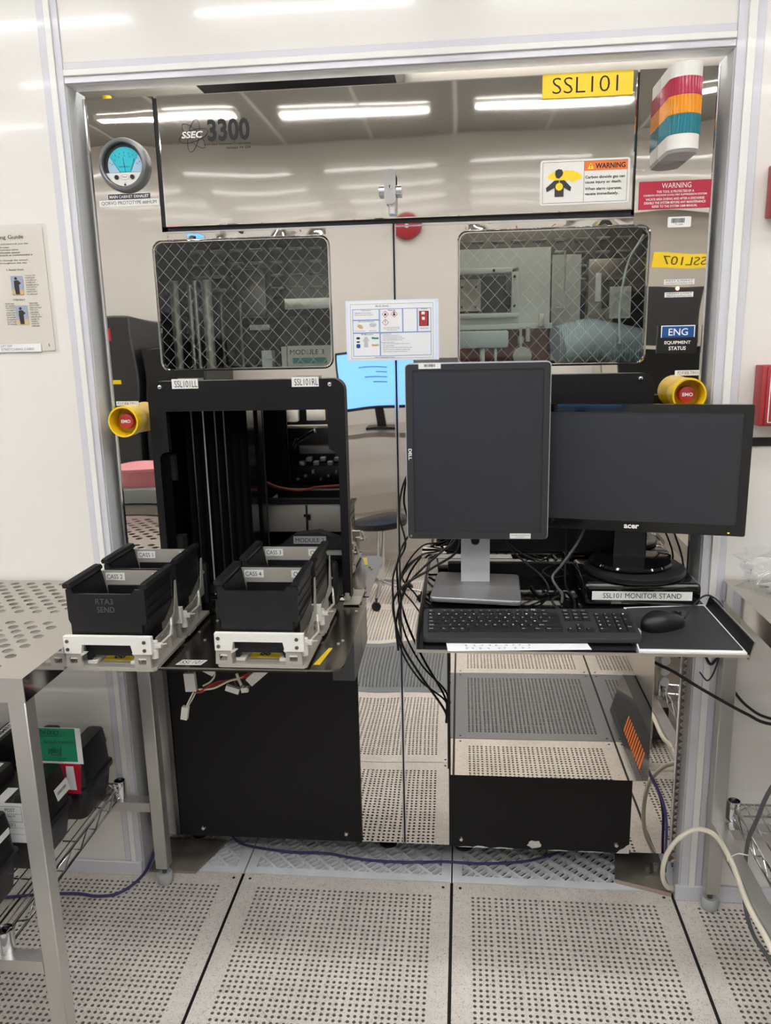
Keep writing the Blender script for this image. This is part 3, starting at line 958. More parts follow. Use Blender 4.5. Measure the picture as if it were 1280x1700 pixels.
mb.box(-0.575, -0.30, 0.345, 0.349, 0.945, 1.032, 0.001); mb.box(-0.575, -0.30, 0.349, 0.50, 0.945, 0.950); mb.box(-0.579, -0.575, 0.335, 0.50, 0.940, 1.034)
mb.m('inner_d').box(-0.451, -0.446, 0.338, 0.345, 0.946, 1.030); mb.box(-0.456, -0.437, 0.330, 0.338, 0.995, 1.003); mb.box(-0.442, -0.436, 0.330, 0.338, 0.985, 1.0)
mb.box(-0.58, -0.29, 0.33, 0.36, 1.036, 1.05)
mb.build('trough', MC)
mb = MB('red_c'); mb.tube([(-0.64, 0.42, 1.18), (-0.60, 0.42, 1.095), (-0.50, 0.42, 1.062), (-0.42, 0.42, 1.072), (-0.30, 0.42, 1.080)], 0.0035); mb.build('red_cable', MC)
mb = MB('grey_c'); mb.tube([(-0.64, 0.43, 1.14), (-0.58, 0.43, 1.075), (-0.45, 0.43, 1.062), (-0.30, 0.43, 1.062)], 0.0035); mb.build('grey_cable', MC)
mb = MB('dgrey')
mb.prism([(-0.60, 0.90), (-0.53, 0.915), (-0.47, 0.957), (-0.40, 0.965), (-0.34, 0.945), (-0.30, 0.92), (-0.30, 0.88), (-0.60, 0.88)], 'y', 0.26, 0.30)
mb.m('silver').box(-0.475, -0.376, 0.257, 0.259, 0.9295, 0.9525); mb.m('ink').text('MODULE 2', -0.469, 0.934, 0.087, 0.013, 0.2567)
mb.m('alu').box(-0.44, -0.39, 0.24, 0.25, 0.905, 0.909); mb.box(-0.37, -0.30, 0.22, 0.24, 0.905, 0.915)
mb.build('module_cover', MC)
mb = MB('inner_d'); mb.box(-0.768, -0.283, 0.013, 0.54, 0.80, 0.852); mb.build('chamber_floor', MC)
mb = MB('inner_d'); mb.box(-0.60, -0.50, 0.0, 0.03, 0.853, 0.905, 0.006); mb.build('guide_block', MC)
mb = MB('inner_d'); mb.box(-0.668, -0.618, -0.122, -0.098, 0.853, 0.978, 0.010); mb.box(-0.68, -0.61, -0.122, -0.098, 0.853, 0.872)
mb.m('alu').cyl((-0.63, -0.123, 0.955), (-0.63, -0.122, 0.955), 0.005, n=10); mb.cyl((-0.643, -0.123, 0.94), (-0.643, -0.122, 0.94), 0.004, n=10); mb.cyl((-0.64, -0.123, 0.918), (-0.64, -0.122, 0.918), 0.003, n=10)
mb.build('guide_block', MC)
mb = MB('inner_d'); mb.box(-0.312, -0.289, -0.085, -0.055, 0.853, 0.972, 0.010); mb.m('alu').cyl((-0.303, -0.086, 0.93), (-0.303, -0.085, 0.93), 0.003, n=10); mb.cyl((-0.303, -0.086, 0.905), (-0.303, -0.085, 0.905), 0.003, n=10); mb.build('guide_block', MC)

for x, k in ((-0.705, 'steel_d'), (-0.672, 'alu'), (-0.640, 'steel_d'), (-0.615, 'steel_d')):  # thin rods added to stand in for light streaks on the bellows
    mb = MB(k); mb.cyl((x, 0.092, 0.86), (x, 0.092, 1.40), 0.0022, n=8); mb.build('streak_rod', MC)
# upper back wall; pale slats added to stand in for reflected bright dashes
mb = MB('steel_d'); mb.box(-0.86, 0.58, 0.60, 0.604, 1.66, 2.09)
mb.m('alu')
for j in range(4):
    for i in range(22):
        x = -0.84 + i * 0.064
        mb.box(x, x + 0.042, 0.580, 0.60, 1.690 + j * 0.040, 1.697 + j * 0.040, 0.003, 1)
mb.build('glint_slat_wall', MC)

# behind the first window: bright guide tubes, module label, brushed plates
for x, zt, r, k in ((-0.79, 1.70, 0.012, 'alu'), (-0.745, 1.69, 0.006, 'steel_b'), (-0.728, 1.70, 0.006, 'steel_b'), (-0.695, 1.70, 0.014, 'alu'), (-0.655, 1.66, 0.004, 'steel_d'), (-0.60, 1.64, 0.004, 'steel_d')):
    mb = MB(k); mb.cyl((x, 0.27, 1.441), (x, 0.27, zt), r, n=14); mb.build('guide_tube', MC)
mb = MB('steel_t'); mb.box(-0.466, -0.30, 0.25, 0.254, 1.613, 1.642, 0.001); mb.build('bracket', MC)
mb = MB('alu'); mb.box(-0.475, -0.30, 0.30, 0.304, 1.45, 1.512); mb.m('ink').text('MODULE 3', -0.468, 1.487, 0.10, 0.014, 0.2995)
mb.m('teal').box(-0.46, -0.36, 0.297, 0.3, 1.462, 1.478); mb.build('module_cover', MC)
mb = MB('steel_d'); mb.box(-0.66, -0.56, 0.42, 0.50, 1.60, 1.74, 0.003); mb.m('dgrey').box(-0.54, -0.46, 0.50, 0.58, 1.45, 1.60, 0.003); mb.m('silver').box(-0.60, -0.54, 0.36, 0.362, 1.56, 1.575)
mb.m('ink').cyl((-0.42, 0.4, 1.46), (-0.42, 0.4, 1.60), 0.01); mb.m('cab_grey').box(-0.56, -0.53, 0.33, 0.37, 1.441, 1.50); mb.box(-0.50, -0.485, 0.33, 0.37, 1.441, 1.51)
mb.build('wafer_module', MC)

# behind the second window: grey cabinet with a small window, tank, valve, hose
mb = MB('cab_grey')
mb.prism([(-0.13, 1.548), (0.279, 1.548), (0.279, 1.768), (-0.13, 1.768)], 'y', 0.35, 0.36, [[(-0.10, 1.592), (-0.10, 1.700), (0.170, 1.700), (0.170, 1.592)]])
mb.box(0.170, 0.190, 0.338, 0.35, 1.585, 1.715, 0.003); mb.box(-0.13, 0.190, 0.338, 0.35, 1.700, 1.715, 0.003); mb.box(-0.13, 0.19, 0.330, 0.35, 1.578, 1.590, 0.003)
mb.box(-0.13, 0.283, 0.325, 0.35, 1.545, 1.560, 0.002)
mb.m('ink')
for x, zz in ((0.178, 1.69), (0.178, 1.61), (0.12, 1.708), (0.12, 1.584), (0.03, 1.665), (0.07, 1.665), (0.03, 1.61), (0.07, 1.61)):
    mb.cyl((x, 0.333, zz), (x, 0.338, zz), 0.004, n=8)
mb.m('alu').box(0.245, 0.262, 0.315, 0.325, 1.55, 1.585, 0.002); mb.box(-0.02, 0.085, 0.40, 0.405, 1.60, 1.69); mb.m('dgrey').box(0.085, 0.16, 0.45, 0.46, 1.59, 1.70)
mb.build('inner_cabinet', MC)
mb = MB('rust'); mb.box(-0.13, 0.285, 0.46, 0.47, 1.40, 1.548); mb.build('back_plate', MC)
mb = MB('tank'); mb.box(-0.1, 0.16, 0.28, 0.33, 1.494, 1.542, 0.006); mb.m('white_p').cyl((0.088, 0.3, 1.455), (0.088, 0.3, 1.494), 0.007); mb.cyl((0.125, 0.3, 1.455), (0.125, 0.3, 1.494), 0.004); mb.build('tank', MC)
mb = MB('alu'); mb.cyl((0.200, 0.29, 1.47), (0.200, 0.31, 1.47), 0.026, n=28); mb.cyl((0.2, 0.283, 1.47), (0.2, 0.29, 1.47), 0.009); mb.cyl((0.195, 0.3, 1.49), (0.195, 0.3, 1.55), 0.004); mb.cyl((0.195, 0.3, 1.505), (0.195, 0.3, 1.525), 0.008); mb.cyl((0.215, 0.3, 1.51), (0.215, 0.3, 1.55), 0.006); mb.build('valve', MC)
mb = MB('hose')
P = smooth_path([(0.285, 0.18, 1.495), (0.36, 0.2, 1.51), (0.44, 0.22, 1.497), (0.54, 0.24, 1.475)], 14)
mb.tube(P, 0.056, 20, False)
for p in P[::1]:
    mb.turn(p, 'x', [(0.056, -0.0018), (0.0585, 0.0), (0.056, 0.0018)], 20, False, False)
mb.build('corrugated_hose', MC)
mb = MB('cab_grey'); mb.box(0.30, 0.385, 0.50, 0.51, 1.45, 1.76); mb.m('steel_d').box(0.40, 0.59, 0.45, 0.50, 1.45, 1.74, 0.002); mb.m('dgrey').box(0.44, 0.50, 0.44, 0.45, 1.60, 1.68); mb.m('paper').box(0.42, 0.435, 0.44, 0.45, 1.62, 1.70); mb.m('cab_grey').box(0.46, 0.52, 0.43, 0.44, 1.57, 1.66); mb.build('inner_cabinet', MC)
mb = MB('alu'); mb.tube([(0.292, 0.30, 1.60), (0.312, 0.30, 1.60), (0.312, 0.30, 1.75), (0.285, 0.30, 1.75)], 0.003, 8, False); mb.build('inner_handle', MC)
mb = MB('tank'); mb.tube([(0.44, 0.15, 1.50), (0.435, 0.14, 1.60), (0.45, 0.14, 1.70), (0.49, 0.16, 1.77)], 0.003); mb.build('clear_tube', MC)
# ------------------------------------------------------------------ signs and fittings on the machine's front
t = thing('nameplate', 'yellow engraved plate reading SSL101 at the top of the steel machine', 'sign', (0.3145, -0.008, 2.053))
b = MB('yellow'); b.box(0.2135, 0.4155, -0.0092, -0.0062, 2.0535, 2.1055, 0.0006, 1); b.build('plate', t)
b = MB('ink'); b.text('SSL101', 0.236, 2.063, 0.146, 0.0335, -0.0096, -0.012); b.build('lettering', t)

t = thing('warning_sign', 'white warning sign about carbon dioxide gas with masked figure pictogram', 'sign', (0.314, -0.008, 1.823))
b = MB('white_p'); b.prism(rrect(0.2125, 0.4165, 1.8235, 1.9225, 0.006), 'y', -0.0085, -0.0062); b.build('plate', t)
b = MB('ink')
y = -0.0088
def frame_line(b, x0, x1, z0, z1, w, y):
    b.box(x0, x1, y, y + 0.0002, z0, z0 + w); b.box(x0, x1, y, y + 0.0002, z1 - w, z1)
    b.box(x0, x0 + w, y, y + 0.0002, z0, z1); b.box(x1 - w, x1, y, y + 0.0002, z0, z1)
frame_line(b, 0.218, 0.411, 1.828, 1.918, 0.0007, y)
b.box(0.3125, 0.3132, y, y + 0.0002, 1.828, 1.918)
b.m('orange').box(0.3132, 0.4103, y + 0.0001, y + 0.0003, 1.8965, 1.9173)
b.m('yellow').prism([(0.3205, 1.900), (0.3345, 1.900), (0.3275, 1.9135)], 'y', y - 0.0001, y)
b.m('ink').text('!', 0.3264, 1.9015, 0.0022, 0.0085, y - 0.0003, 0.02)
b.text('WARNING', 0.338, 1.9005, 0.068, 0.0118, y - 0.0001, 0.03)
for s, z, w in (('Carbon dioxide gas can', 1.8775, 0.090), ('cause injury or death.', 1.8665, 0.083), ('When alarm operates,', 1.852, 0.084), ('vacate immediately.', 1.841, 0.077)):
    b.text(s, 0.3155, z, w, 0.0082, y - 0.0001, 0.022)
b.m('yellow')
for ci, (cx, cz, r) in enumerate(((0.243, 1.888, 0.0085), (0.252, 1.886, 0.010), (0.262, 1.889, 0.010), (0.273, 1.889, 0.011), (0.285, 1.888, 0.011), (0.295, 1.886, 0.009), (0.302, 1.885, 0.006), (0.236, 1.886, 0.006), (0.268, 1.882, 0.008), (0.29, 1.881, 0.008))):
    b.prism(ring(cx, cz, r, 18), 'y', y - 0.00005 - 0.00003 * ci, y + 0.0001)
b.m('dgrey')
b.prism([(0.247, 1.899), (0.254, 1.9025), (0.262, 1.901), (0.265, 1.894), (0.263, 1.888), (0.256, 1.882), (0.249, 1.884), (0.2465, 1.891)], 'y', y - 0.0007, y - 0.0004)
b.prism([(0.226, 1.862), (0.245, 1.878), (0.268, 1.878), (0.284, 1.862), (0.282, 1.853), (0.267, 1.862), (0.267, 1.842), (0.246, 1.842), (0.246, 1.862), (0.228, 1.853)], 'y', y - 0.0007, y - 0.0004)
b.m('yellow').prism(ring(0.2565, 1.864, 0.0085, 22), 'y', y - 0.0010, y - 0.0007); b.box(0.2558, 0.2572, y - 0.0010, y - 0.0007, 1.872, 1.882)
b.build('print', t)

t = thing('warning_sign', 'crimson warning placard with white lettering under the stack light', 'sign', (0.5225, -0.003, 1.808))
b = MB('red'); b.box(0.4405, 0.604, -0.0028, -0.0002, 1.8075, 1.8685, 0.0004, 1); b.build('plate', t)
b = MB('ink_w')
y = -0.0031
b.text('WARNING', 0.491, 1.8525, 0.066, 0.0115, y)
for s, z, w in (('THIS TOOL IS PROTECTED BY A', 1.8425, 0.084), ('CARBON DIOXIDE (CO2) FIRE SUPPRESSION SYSTEM', 1.8345, 0.142), ('VACATE AREA DURING AND AFTER A DISCHARGE', 1.8265, 0.132), ('DISABLE THE SYSTEM BEFORE ANY MAINTENANCE', 1.8185, 0.138), ('REFER TO THE SYSTEM O&M MANUAL', 1.8105, 0.102)):
    b.text(s, 0.522 - w / 2, z, w, 0.0053, y, 0.012)
b.build('lettering', t)

t = thing('status_holder', 'black status holder with blue card, fixed to the machine above its stop button', 'sign', (0.545, -0.003, 1.476))
b = MB('black_p'); b.box(0.498, 0.592, -0.006, -0.0002, 1.4765, 1.5145, 0.0008, 1); b.box(0.499, 0.506, -0.005, -0.0002, 1.51, 1.5425); b.box(0.586, 0.592, -0.005, -0.0002, 1.51, 1.5425)
b.m('ink_w').text('EQUIPMENT', 0.515, 1.4975, 0.061, 0.0088, -0.0063, 0.02); b.text('STATUS', 0.5255, 1.4845, 0.040, 0.0088, -0.0063, 0.02)
b.build('holder', t)
b = MB('ink_w'); b.box(0.5065, 0.5855, -0.0030, -0.0006, 1.50, 1.5425); b.m('blue').box(0.509, 0.583, -0.0034, -0.003, 1.50, 1.5405); b.m('ink_w').text('ENG', 0.524, 1.519, 0.045, 0.0165, -0.0038, 0.008); b.build('card', t)

# laminated safety sheet
t = thing('safety_sheet', 'laminated white safety sheet with blue boxes taped over the door seam', 'poster', (-0.142, -0.006, 1.474))
b = MB('paper_b'); b.box(-0.2565, -0.0265, -0.0052, -0.0040, 1.4735, 1.6195); b.build('laminate', t)
b = MB('paper'); b.box(-0.250, -0.0355, -0.0058, -0.0052, 1.476, 1.6165); b.build('sheet', t)
b = MB('ink'); y = -0.0061
frame_line(b, -0.245, -0.040, 1.479, 1.611, 0.0005, y)
b.text('SSL101 (front)', -0.182, 1.6025, 0.032, 0.0048, y, 0.015)
b.m('blue_line')
def bx(x0, x1, z0, z1): frame_line(b, x0, x1, z0, z1, 0.0014, y)
bx(-0.240, -0.173, 1.5725, 1.599); bx(-0.240, -0.173, 1.5415, 1.5725); bx(-0.240, -0.172, 1.4845, 1.5415)
bx(-0.172, -0.115, 1.5415, 1.599); bx(-0.114, -0.045, 1.5415, 1.599) if False else bx(-0.115, -0.079, 1.5415, 1.599)
bx(-0.079, -0.045, 1.5415, 1.599); bx(-0.172, -0.045, 1.4845, 1.5415)
b.m('ink'); y2 = y - 0.0002
def tx(s, x, z, w, h=0.0030): b.text(s, x, z, w, h, y2, 0.01)
tx('Tool Chemistry', -0.2175, 1.5938, 0.024); tx('NMP (Methyl-2-Pyrrolidone)', -0.234, 1.588, 0.041, 0.0026); tx('IPA (Isopropyl Alcohol / Propanol)', -0.234, 1.5835, 0.046, 0.0026)
tx('PPE Normal Operations', -0.2255, 1.5672, 0.040); tx('Nitrile (N-Dex) Gloves', -0.234, 1.545, 0.026, 0.0022); tx('Safety Glasses', -0.199, 1.545, 0.018, 0.0022)
tx('PPE Maintenance', -0.219, 1.5365, 0.030); tx('Hazards', -0.151, 1.5938, 0.018); tx('Disposal', -0.070, 1.5945, 0.015); tx('Solvent Waste', -0.072, 1.549, 0.020, 0.0022)
tx('Follow hazardous procedures below before', -0.164, 1.5525, 0.041, 0.0022); tx('work on this equipment with full PPE', -0.164, 1.549, 0.041, 0.0022); tx('and proper lockout', -0.155, 1.5455, 0.025, 0.0022)
tx('First Response', -0.170, 1.537, 0.026, 0.0024)
for i, (s, w) in enumerate((('Check the hood is clear and dry', 0.040), ('Wipe up spills in small quantity as needed', 0.048), ('Dispose of wipes and gloves in solvent waste', 0.055), ('Keep containers closed while not in use', 0.049))):
    tx(s, -0.165, 1.5333 - i * 0.0038, w, 0.0023)
tx('Emergency Procedures', -0.170, 1.5165, 0.034, 0.0024)
for i, (s, w) in enumerate((('Leave the area and call for help at once', 0.066), ('Do not enter until cleared', 0.028), ('Rinse eyes and skin for fifteen minutes with clean water', 0.072), ('Report all injuries to supervisor or safety staff', 0.066), ('Close all valves and push the stop button', 0.060))):
    tx(s, -0.165, 1.5128 - i * 0.0048, w, 0.0025)
tx('Hazard Communication Placard', -0.186, 1.4806, 0.050, 0.0026)
# hazard diamonds, bin, glove, coat, goggles
def diamond(cx, cz, r):
    b.m('red').prism([(cx - r, cz), (cx, cz - r), (cx + r, cz), (cx, cz + r)], 'y', y2 - 0.0002, y2)
    q = r * 0.82
    b.m('ink_w').prism([(cx - q, cz), (cx, cz - q), (cx + q, cz), (cx, cz + q)], 'y', y2 - 0.0004, y2 - 0.0002)
    b.m('ink')
diamond(-0.158, 1.5855, 0.0085); b.prism([(-0.161, 1.5825), (-0.155, 1.5825), (-0.1555, 1.586), (-0.1575, 1.590), (-0.159, 1.587), (-0.1605, 1.586)], 'y', y2 - 0.0006, y2 - 0.0004)
diamond(-0.136, 1.5855, 0.0085); b.prism([(-0.139, 1.582), (-0.133, 1.582), (-0.1335, 1.587), (-0.1385, 1.587)], 'y', y2 - 0.0006, y2 - 0.0004); b.prism(ring(-0.136, 1.589, 0.0018, 12), 'y', y2 - 0.0006, y2 - 0.0004)
diamond(-0.158, 1.566, 0.0085); b.box(-0.1587, -0.1573, y2 - 0.0006, y2 - 0.0004, 1.5650, 1.5712); b.box(-0.1587, -0.1573, y2 - 0.0006, y2 - 0.0004, 1.5615, 1.5632)
b.m('dgrey').box(-0.0745, -0.051, y2 - 0.0002, y2, 1.5555, 1.591)
b.m('red_box').box(-0.0745, -0.0535, y2 - 0.0004, y2 - 0.0002, 1.580, 1.5915); b.prism([(-0.0735, 1.580), (-0.0535, 1.580), (-0.0545, 1.556), (-0.0725, 1.556)], 'y', y2 - 0.0004, y2 - 0.0002)
b.m('ink_w').box(-0.0685, -0.0605, y2 - 0.0006, y2 - 0.0004, 1.583, 1.5895); b.box(-0.0675, -0.0605, y2 - 0.0006, y2 - 0.0004, 1.570, 1.577)
b.m('grey_glove').prism([(-0.229, 1.558), (-0.226, 1.5615), (-0.2275, 1.563), (-0.222, 1.562), (-0.217, 1.561), (-0.214, 1.554), (-0.216, 1.5515), (-0.222, 1.5525)], 'y', y2 - 0.0002, y2)
b.m('silver').prism([(-0.199, 1.563), (-0.193, 1.5655), (-0.181, 1.564), (-0.180, 1.559), (-0.186, 1.5555), (-0.196, 1.556)], 'y', y2 - 0.0002, y2)
b.m('silver').prism([(-0.2105, 1.532), (-0.204, 1.532), (-0.1995, 1.521), (-0.202, 1.520), (-0.2035, 1.524), (-0.202, 1.507), (-0.2125, 1.507), (-0.2115, 1.524), (-0.213, 1.520), (-0.2155, 1.521)], 'y', y2 - 0.0002, y2)
b.m('dgrey').prism(ring(-0.227, 1.529, 0.005, 14, 0.003), 'y', y2 - 0.0002, y2); b.prism(ring(-0.227, 1.520, 0.0045, 14, 0.002), 'y', y2 - 0.0002, y2)
b.m('blue').prism(rrect(-0.232, -0.222, 1.505, 1.515, 0.003), 'y', y2 - 0.0002, y2)
b.m('teal').prism([(-0.193, 1.5265), (-0.193, 1.532), (-0.183, 1.530), (-0.176, 1.5305), (-0.176, 1.526), (-0.183, 1.526)], 'y', y2 - 0.0002, y2)
b.m('grey_glove').prism([(-0.193, 1.509), (-0.193, 1.5145), (-0.183, 1.513), (-0.176, 1.5145), (-0.175, 1.510), (-0.183, 1.509)], 'y', y2 - 0.0002, y2)
b.build('print', t)

# pressure gauge
gx, gz = -0.7905, 1.9542
t = thing('pressure_gauge', 'round pressure gauge with cyan dial on the steel panel', 'gauge', (gx, -0.01, gz))
b = MB('gauge_rim')
b.turn((gx, 0.0, gz), 'y', [(0.0625, -0.0002), (0.0625, -0.010), (0.059, -0.020), (0.053, -0.023), (0.0505, -0.0215), (0.0495, -0.012)], 56, False, False)
b.build('rim', t)
def dial_clip(poly, r=0.049): return poly
b = MB('dgrey'); b.cyl((gx, -0.0095, gz), (gx, -0.0003, gz), 0.0495, n=48)
b.m('gauge_side'); y = -0.0100
arc = lambda a0, a1, r, n=20: [(gx + 0.003 + r * math.cos(a0 + (a1 - a0) * i / n), gz - 0.002 + r * math.sin(a0 + (a1 - a0) * i / n)) for i in range(n + 1)]
zc = gz - 0.018
b.prism(arc(math.radians(-20), math.radians(200), 0.043), 'y', y, y + 0.0003)
b.m('gauge_dial').prism([(gx - 0.008, zc)] + [(gx + 0.016, zc)] + arc(math.radians(35), math.radians(152), 0.043), 'y', y - 0.0003, y)
b.m('ink')
for k in range(9):
    a = math.radians(30 + 15 * k)
    c = (gx + 0.003, gz - 0.016)
    b.bar((c[0] + 0.041 * math.cos(a), y - 0.0005, c[1] + 0.041 * math.sin(a)), (c[0] + 0.046 * math.cos(a), y - 0.0005, c[1] + 0.046 * math.sin(a)), 0.0008, 0.0003, (0, 1, 0))
for s, a in (('0', 150), ('5', 132), ('10', 112), ('15', 90), ('20', 68), ('25', 48), ('30', 30)):
    a = math.radians(a); b.text(s, gx + 0.003 + 0.036 * math.cos(a) - 0.002, gz - 0.018 + 0.037 * math.sin(a), 0.004, 0.0035, y - 0.0005)
b.text('PHOTOHELIC', gx - 0.013, gz - 0.006, 0.030, 0.0034, y - 0.0005)
b.text('MAX. PRESSURE 25 PSIG', gx - 0.012, gz - 0.0165, 0.026, 0.002, y - 0.0005)
b.build('dial', t)
b = MB('ink'); b.bar((gx + 0.004, -0.012, zc), (gx + 0.0, -0.012, gz + 0.017), 0.0009, 0.0004, (0, 1, 0)); b.bar((gx - 0.009, -0.0115, zc), (gx - 0.026, -0.0115, gz + 0.008), 0.0007, 0.0004, (0, 1, 0)); b.bar((gx + 0.016, -0.0115, zc), (gx + 0.028, -0.0115, gz + 0.012), 0.0007, 0.0004, (0, 1, 0)); b.build('needle', t)
b = MB('white_p')
b.prism([(gx + 0.0485 * math.cos(a), gz + 0.0485 * math.sin(a)) for a in [math.radians(202 + 136 * i / 24) for i in range(25)]], 'y', -0.0135, -0.0100)
b.m('ink'); b.cyl((gx - 0.0185, -0.0165, gz - 0.0285), (gx - 0.0185, -0.0135, gz - 0.0285), 0.0052, n=18); b.cyl((gx + 0.021, -0.0165, gz - 0.0285), (gx + 0.021, -0.0135, gz - 0.0285), 0.0052, n=18)
b.m('red_b').prism(ring(gx + 0.0012, gz - 0.0285, 0.0112, 28, 0.0064), 'y', -0.0138, -0.0135); b.m('ink_w').prism(ring(gx + 0.0012, gz - 0.0285, 0.0104, 28, 0.0057), 'y', -0.0140, -0.0138)
b.m('red_b').text('Dwyer', gx - 0.0058, gz - 0.0315, 0.014, 0.0062, -0.0143, 0.02)
b.m('ink').text('ADJ', gx - 0.0005, gz - 0.0415, 0.0045, 0.0018, -0.0138); b.cyl((gx + 0.001, -0.0145, gz - 0.0455), (gx + 0.001, -0.0135, gz - 0.0455), 0.0026, n=12)
b.build('cover_plate', t)
b = MB('gauge_glass'); b.cyl((gx, -0.0195, gz), (gx, -0.018, gz), 0.0503, n=48); b.build('glass', t)

# emergency stop buttons
def stop_button(x, z, label):
    t = thing('emergency_stop', label, 'emergency stop button', (x, -0.01, z), 0, 'emergency stop buttons')
    b = MB('yellow_e')
    b.turn((x, 0.0, z), 'y', [(0.034, -0.0003), (0.036, -0.012), (0.0362, -0.024), (0.0385, -0.030), (0.0395, -0.070), (0.0392, -0.073), (0.0352, -0.073), (0.0345, -0.066), (0.0335, -0.022), (0.0001, -0.020)], 44, True, False)
    b.build('shroud', t)
    b = MB('red_b')
    b.turn((x, 0.0, z), 'y', [(0.010, -0.0195), (0.012, -0.030), (0.0195, -0.034), (0.0200, -0.046), (0.0185, -0.0535), (0.012, -0.0555), (0.0001, -0.0558)], 32, True, False)
    b.build('button', t)
    b = MB('ink_w'); b.text('EMO', x - 0.012, z - 0.0045, 0.0245, 0.0085, -0.0562, 0.03); b.build('lettering', t)
    return t
stop_button(-0.8255, 1.335, 'yellow shrouded red stop button beside the black load port frame')
stop_button(0.5625, 1.382, 'yellow shrouded red stop button behind the wide monitor')

# stack light
sx = 0.5125
t = thing('stack_light', 'wall mounted signal light of red, amber and teal lenses with white caps', 'signal light', (sx, -0.06, 1.90))
def half(x, w, d, n=18):
    """D-shaped outline: flat against the panel, rounded outwards"""
    pts = [(x + w, -0.001), (x + w, -d + w * 0.9)]
    pts += [(x + w * math.cos(a), -d + w * 0.9 - w * 0.9 * math.sin(a)) for a in [PI * i / n for i in range(1, n)]]
    pts += [(x - w, -d + w * 0.9), (x - w, -0.001)]
    return pts
def layer(key, z0, z1, name, w=0.0345, d=0.108):
    b = MB(key); o = half(sx, w, d)
    b.loft([[(p[0], p[1], z0) for p in o], [(p[0], p[1], z1) for p in o]])
    if key.startswith('lens'):
        n = 15
        for i in range(n):       # vertical flutes round the front
            a = PI * (i + 0.5) / n
            cx, cy = sx + (w - 0.0006) * math.cos(a), -d + w * 0.9 - (w * 0.9 - 0.0006) * math.sin(a)
            b.cyl((cx, cy, z0 + 0.0004), (cx, cy, z1 - 0.0004), 0.0022, n=8)
        for i in range(9):
            yy = -0.006 - i * 0.0082
            for s in (-1, 1):
                b.cyl((sx + s * (w - 0.0006), yy, z0 + 0.0004), (sx + s * (w - 0.0006), yy, z1 - 0.0004), 0.0020, n=8)
    return b.build(name, t)
layer('white_p', 2.060, 2.089, 'cap')
layer('lens_r', 2.0245, 2.060, 'red_lens')
layer('lens_a', 1.9865, 2.0240, 'amber_lens')
layer('lens_t', 1.9465, 1.9860, 'teal_lens')
layer('white_p', 1.916, 1.9460, 'base')
b = MB('grey_f'); o = half(sx, 0.0340, 0.1065); b.loft([[(p[0], p[1], 1.9095) for p in [(sx + (q[0] - sx) * 0.92, q[1] * 0.96) for q in o]], [(p[0], p[1], 1.916) for p in o]]); b.build('base_cap', t)

# ------------------------------------------------------------------ loading plate with the four wafer carriers
t = thing('loading_plate', 'brushed steel loading plate in front of the black load port', 'shelf', (-0.47, -0.23, 0.841))
PB = t
b = MB('steel_pl')
b.prism(rrect(-0.725, -0.222, -0.464, -0.023, 0.032, 6, (0, 1, 0, 0)), 'z', 0.841, 0.845)
b.build('plate', t)
b = MB('black_p'); b.box(-0.722, -0.305, -0.44, -0.012, 0.826, 0.8405); b.build('under_tray', t)
b = MB('lab'); b.quad((-0.590, -0.452, 0.8455), (-0.533, -0.452, 0.8455), (-0.526, -0.424, 0.8455), (-0.583, -0.424, 0.8455))
b.m('ink').text('SSL101', 0, 0, 0.046, 0.017, 0, O=(-0.583, -0.446, 0.8459), U=(1, 0, 0), V=(0.25, 1, 0)); b.build('label', t)
b = MB('yellow'); b.prism([(-0.2885, -0.438), (-0.2745, -0.438), (-0.2615, -0.345), (-0.2700, -0.345)], 'z', 0.8452, 0.8458); b.build('label', t)
b = MB('alu')
for x, y in ((-0.245, -0.30), (-0.252, -0.32), (-0.60, -0.26), (-0.57, -0.31), (-0.58, -0.18), (-0.235, -0.06), (-0.24, -0.10)):
    b.cyl((x, y, 0.845), (x, y, 0.8475), 0.0035, n=10)
b.build('screw', t)

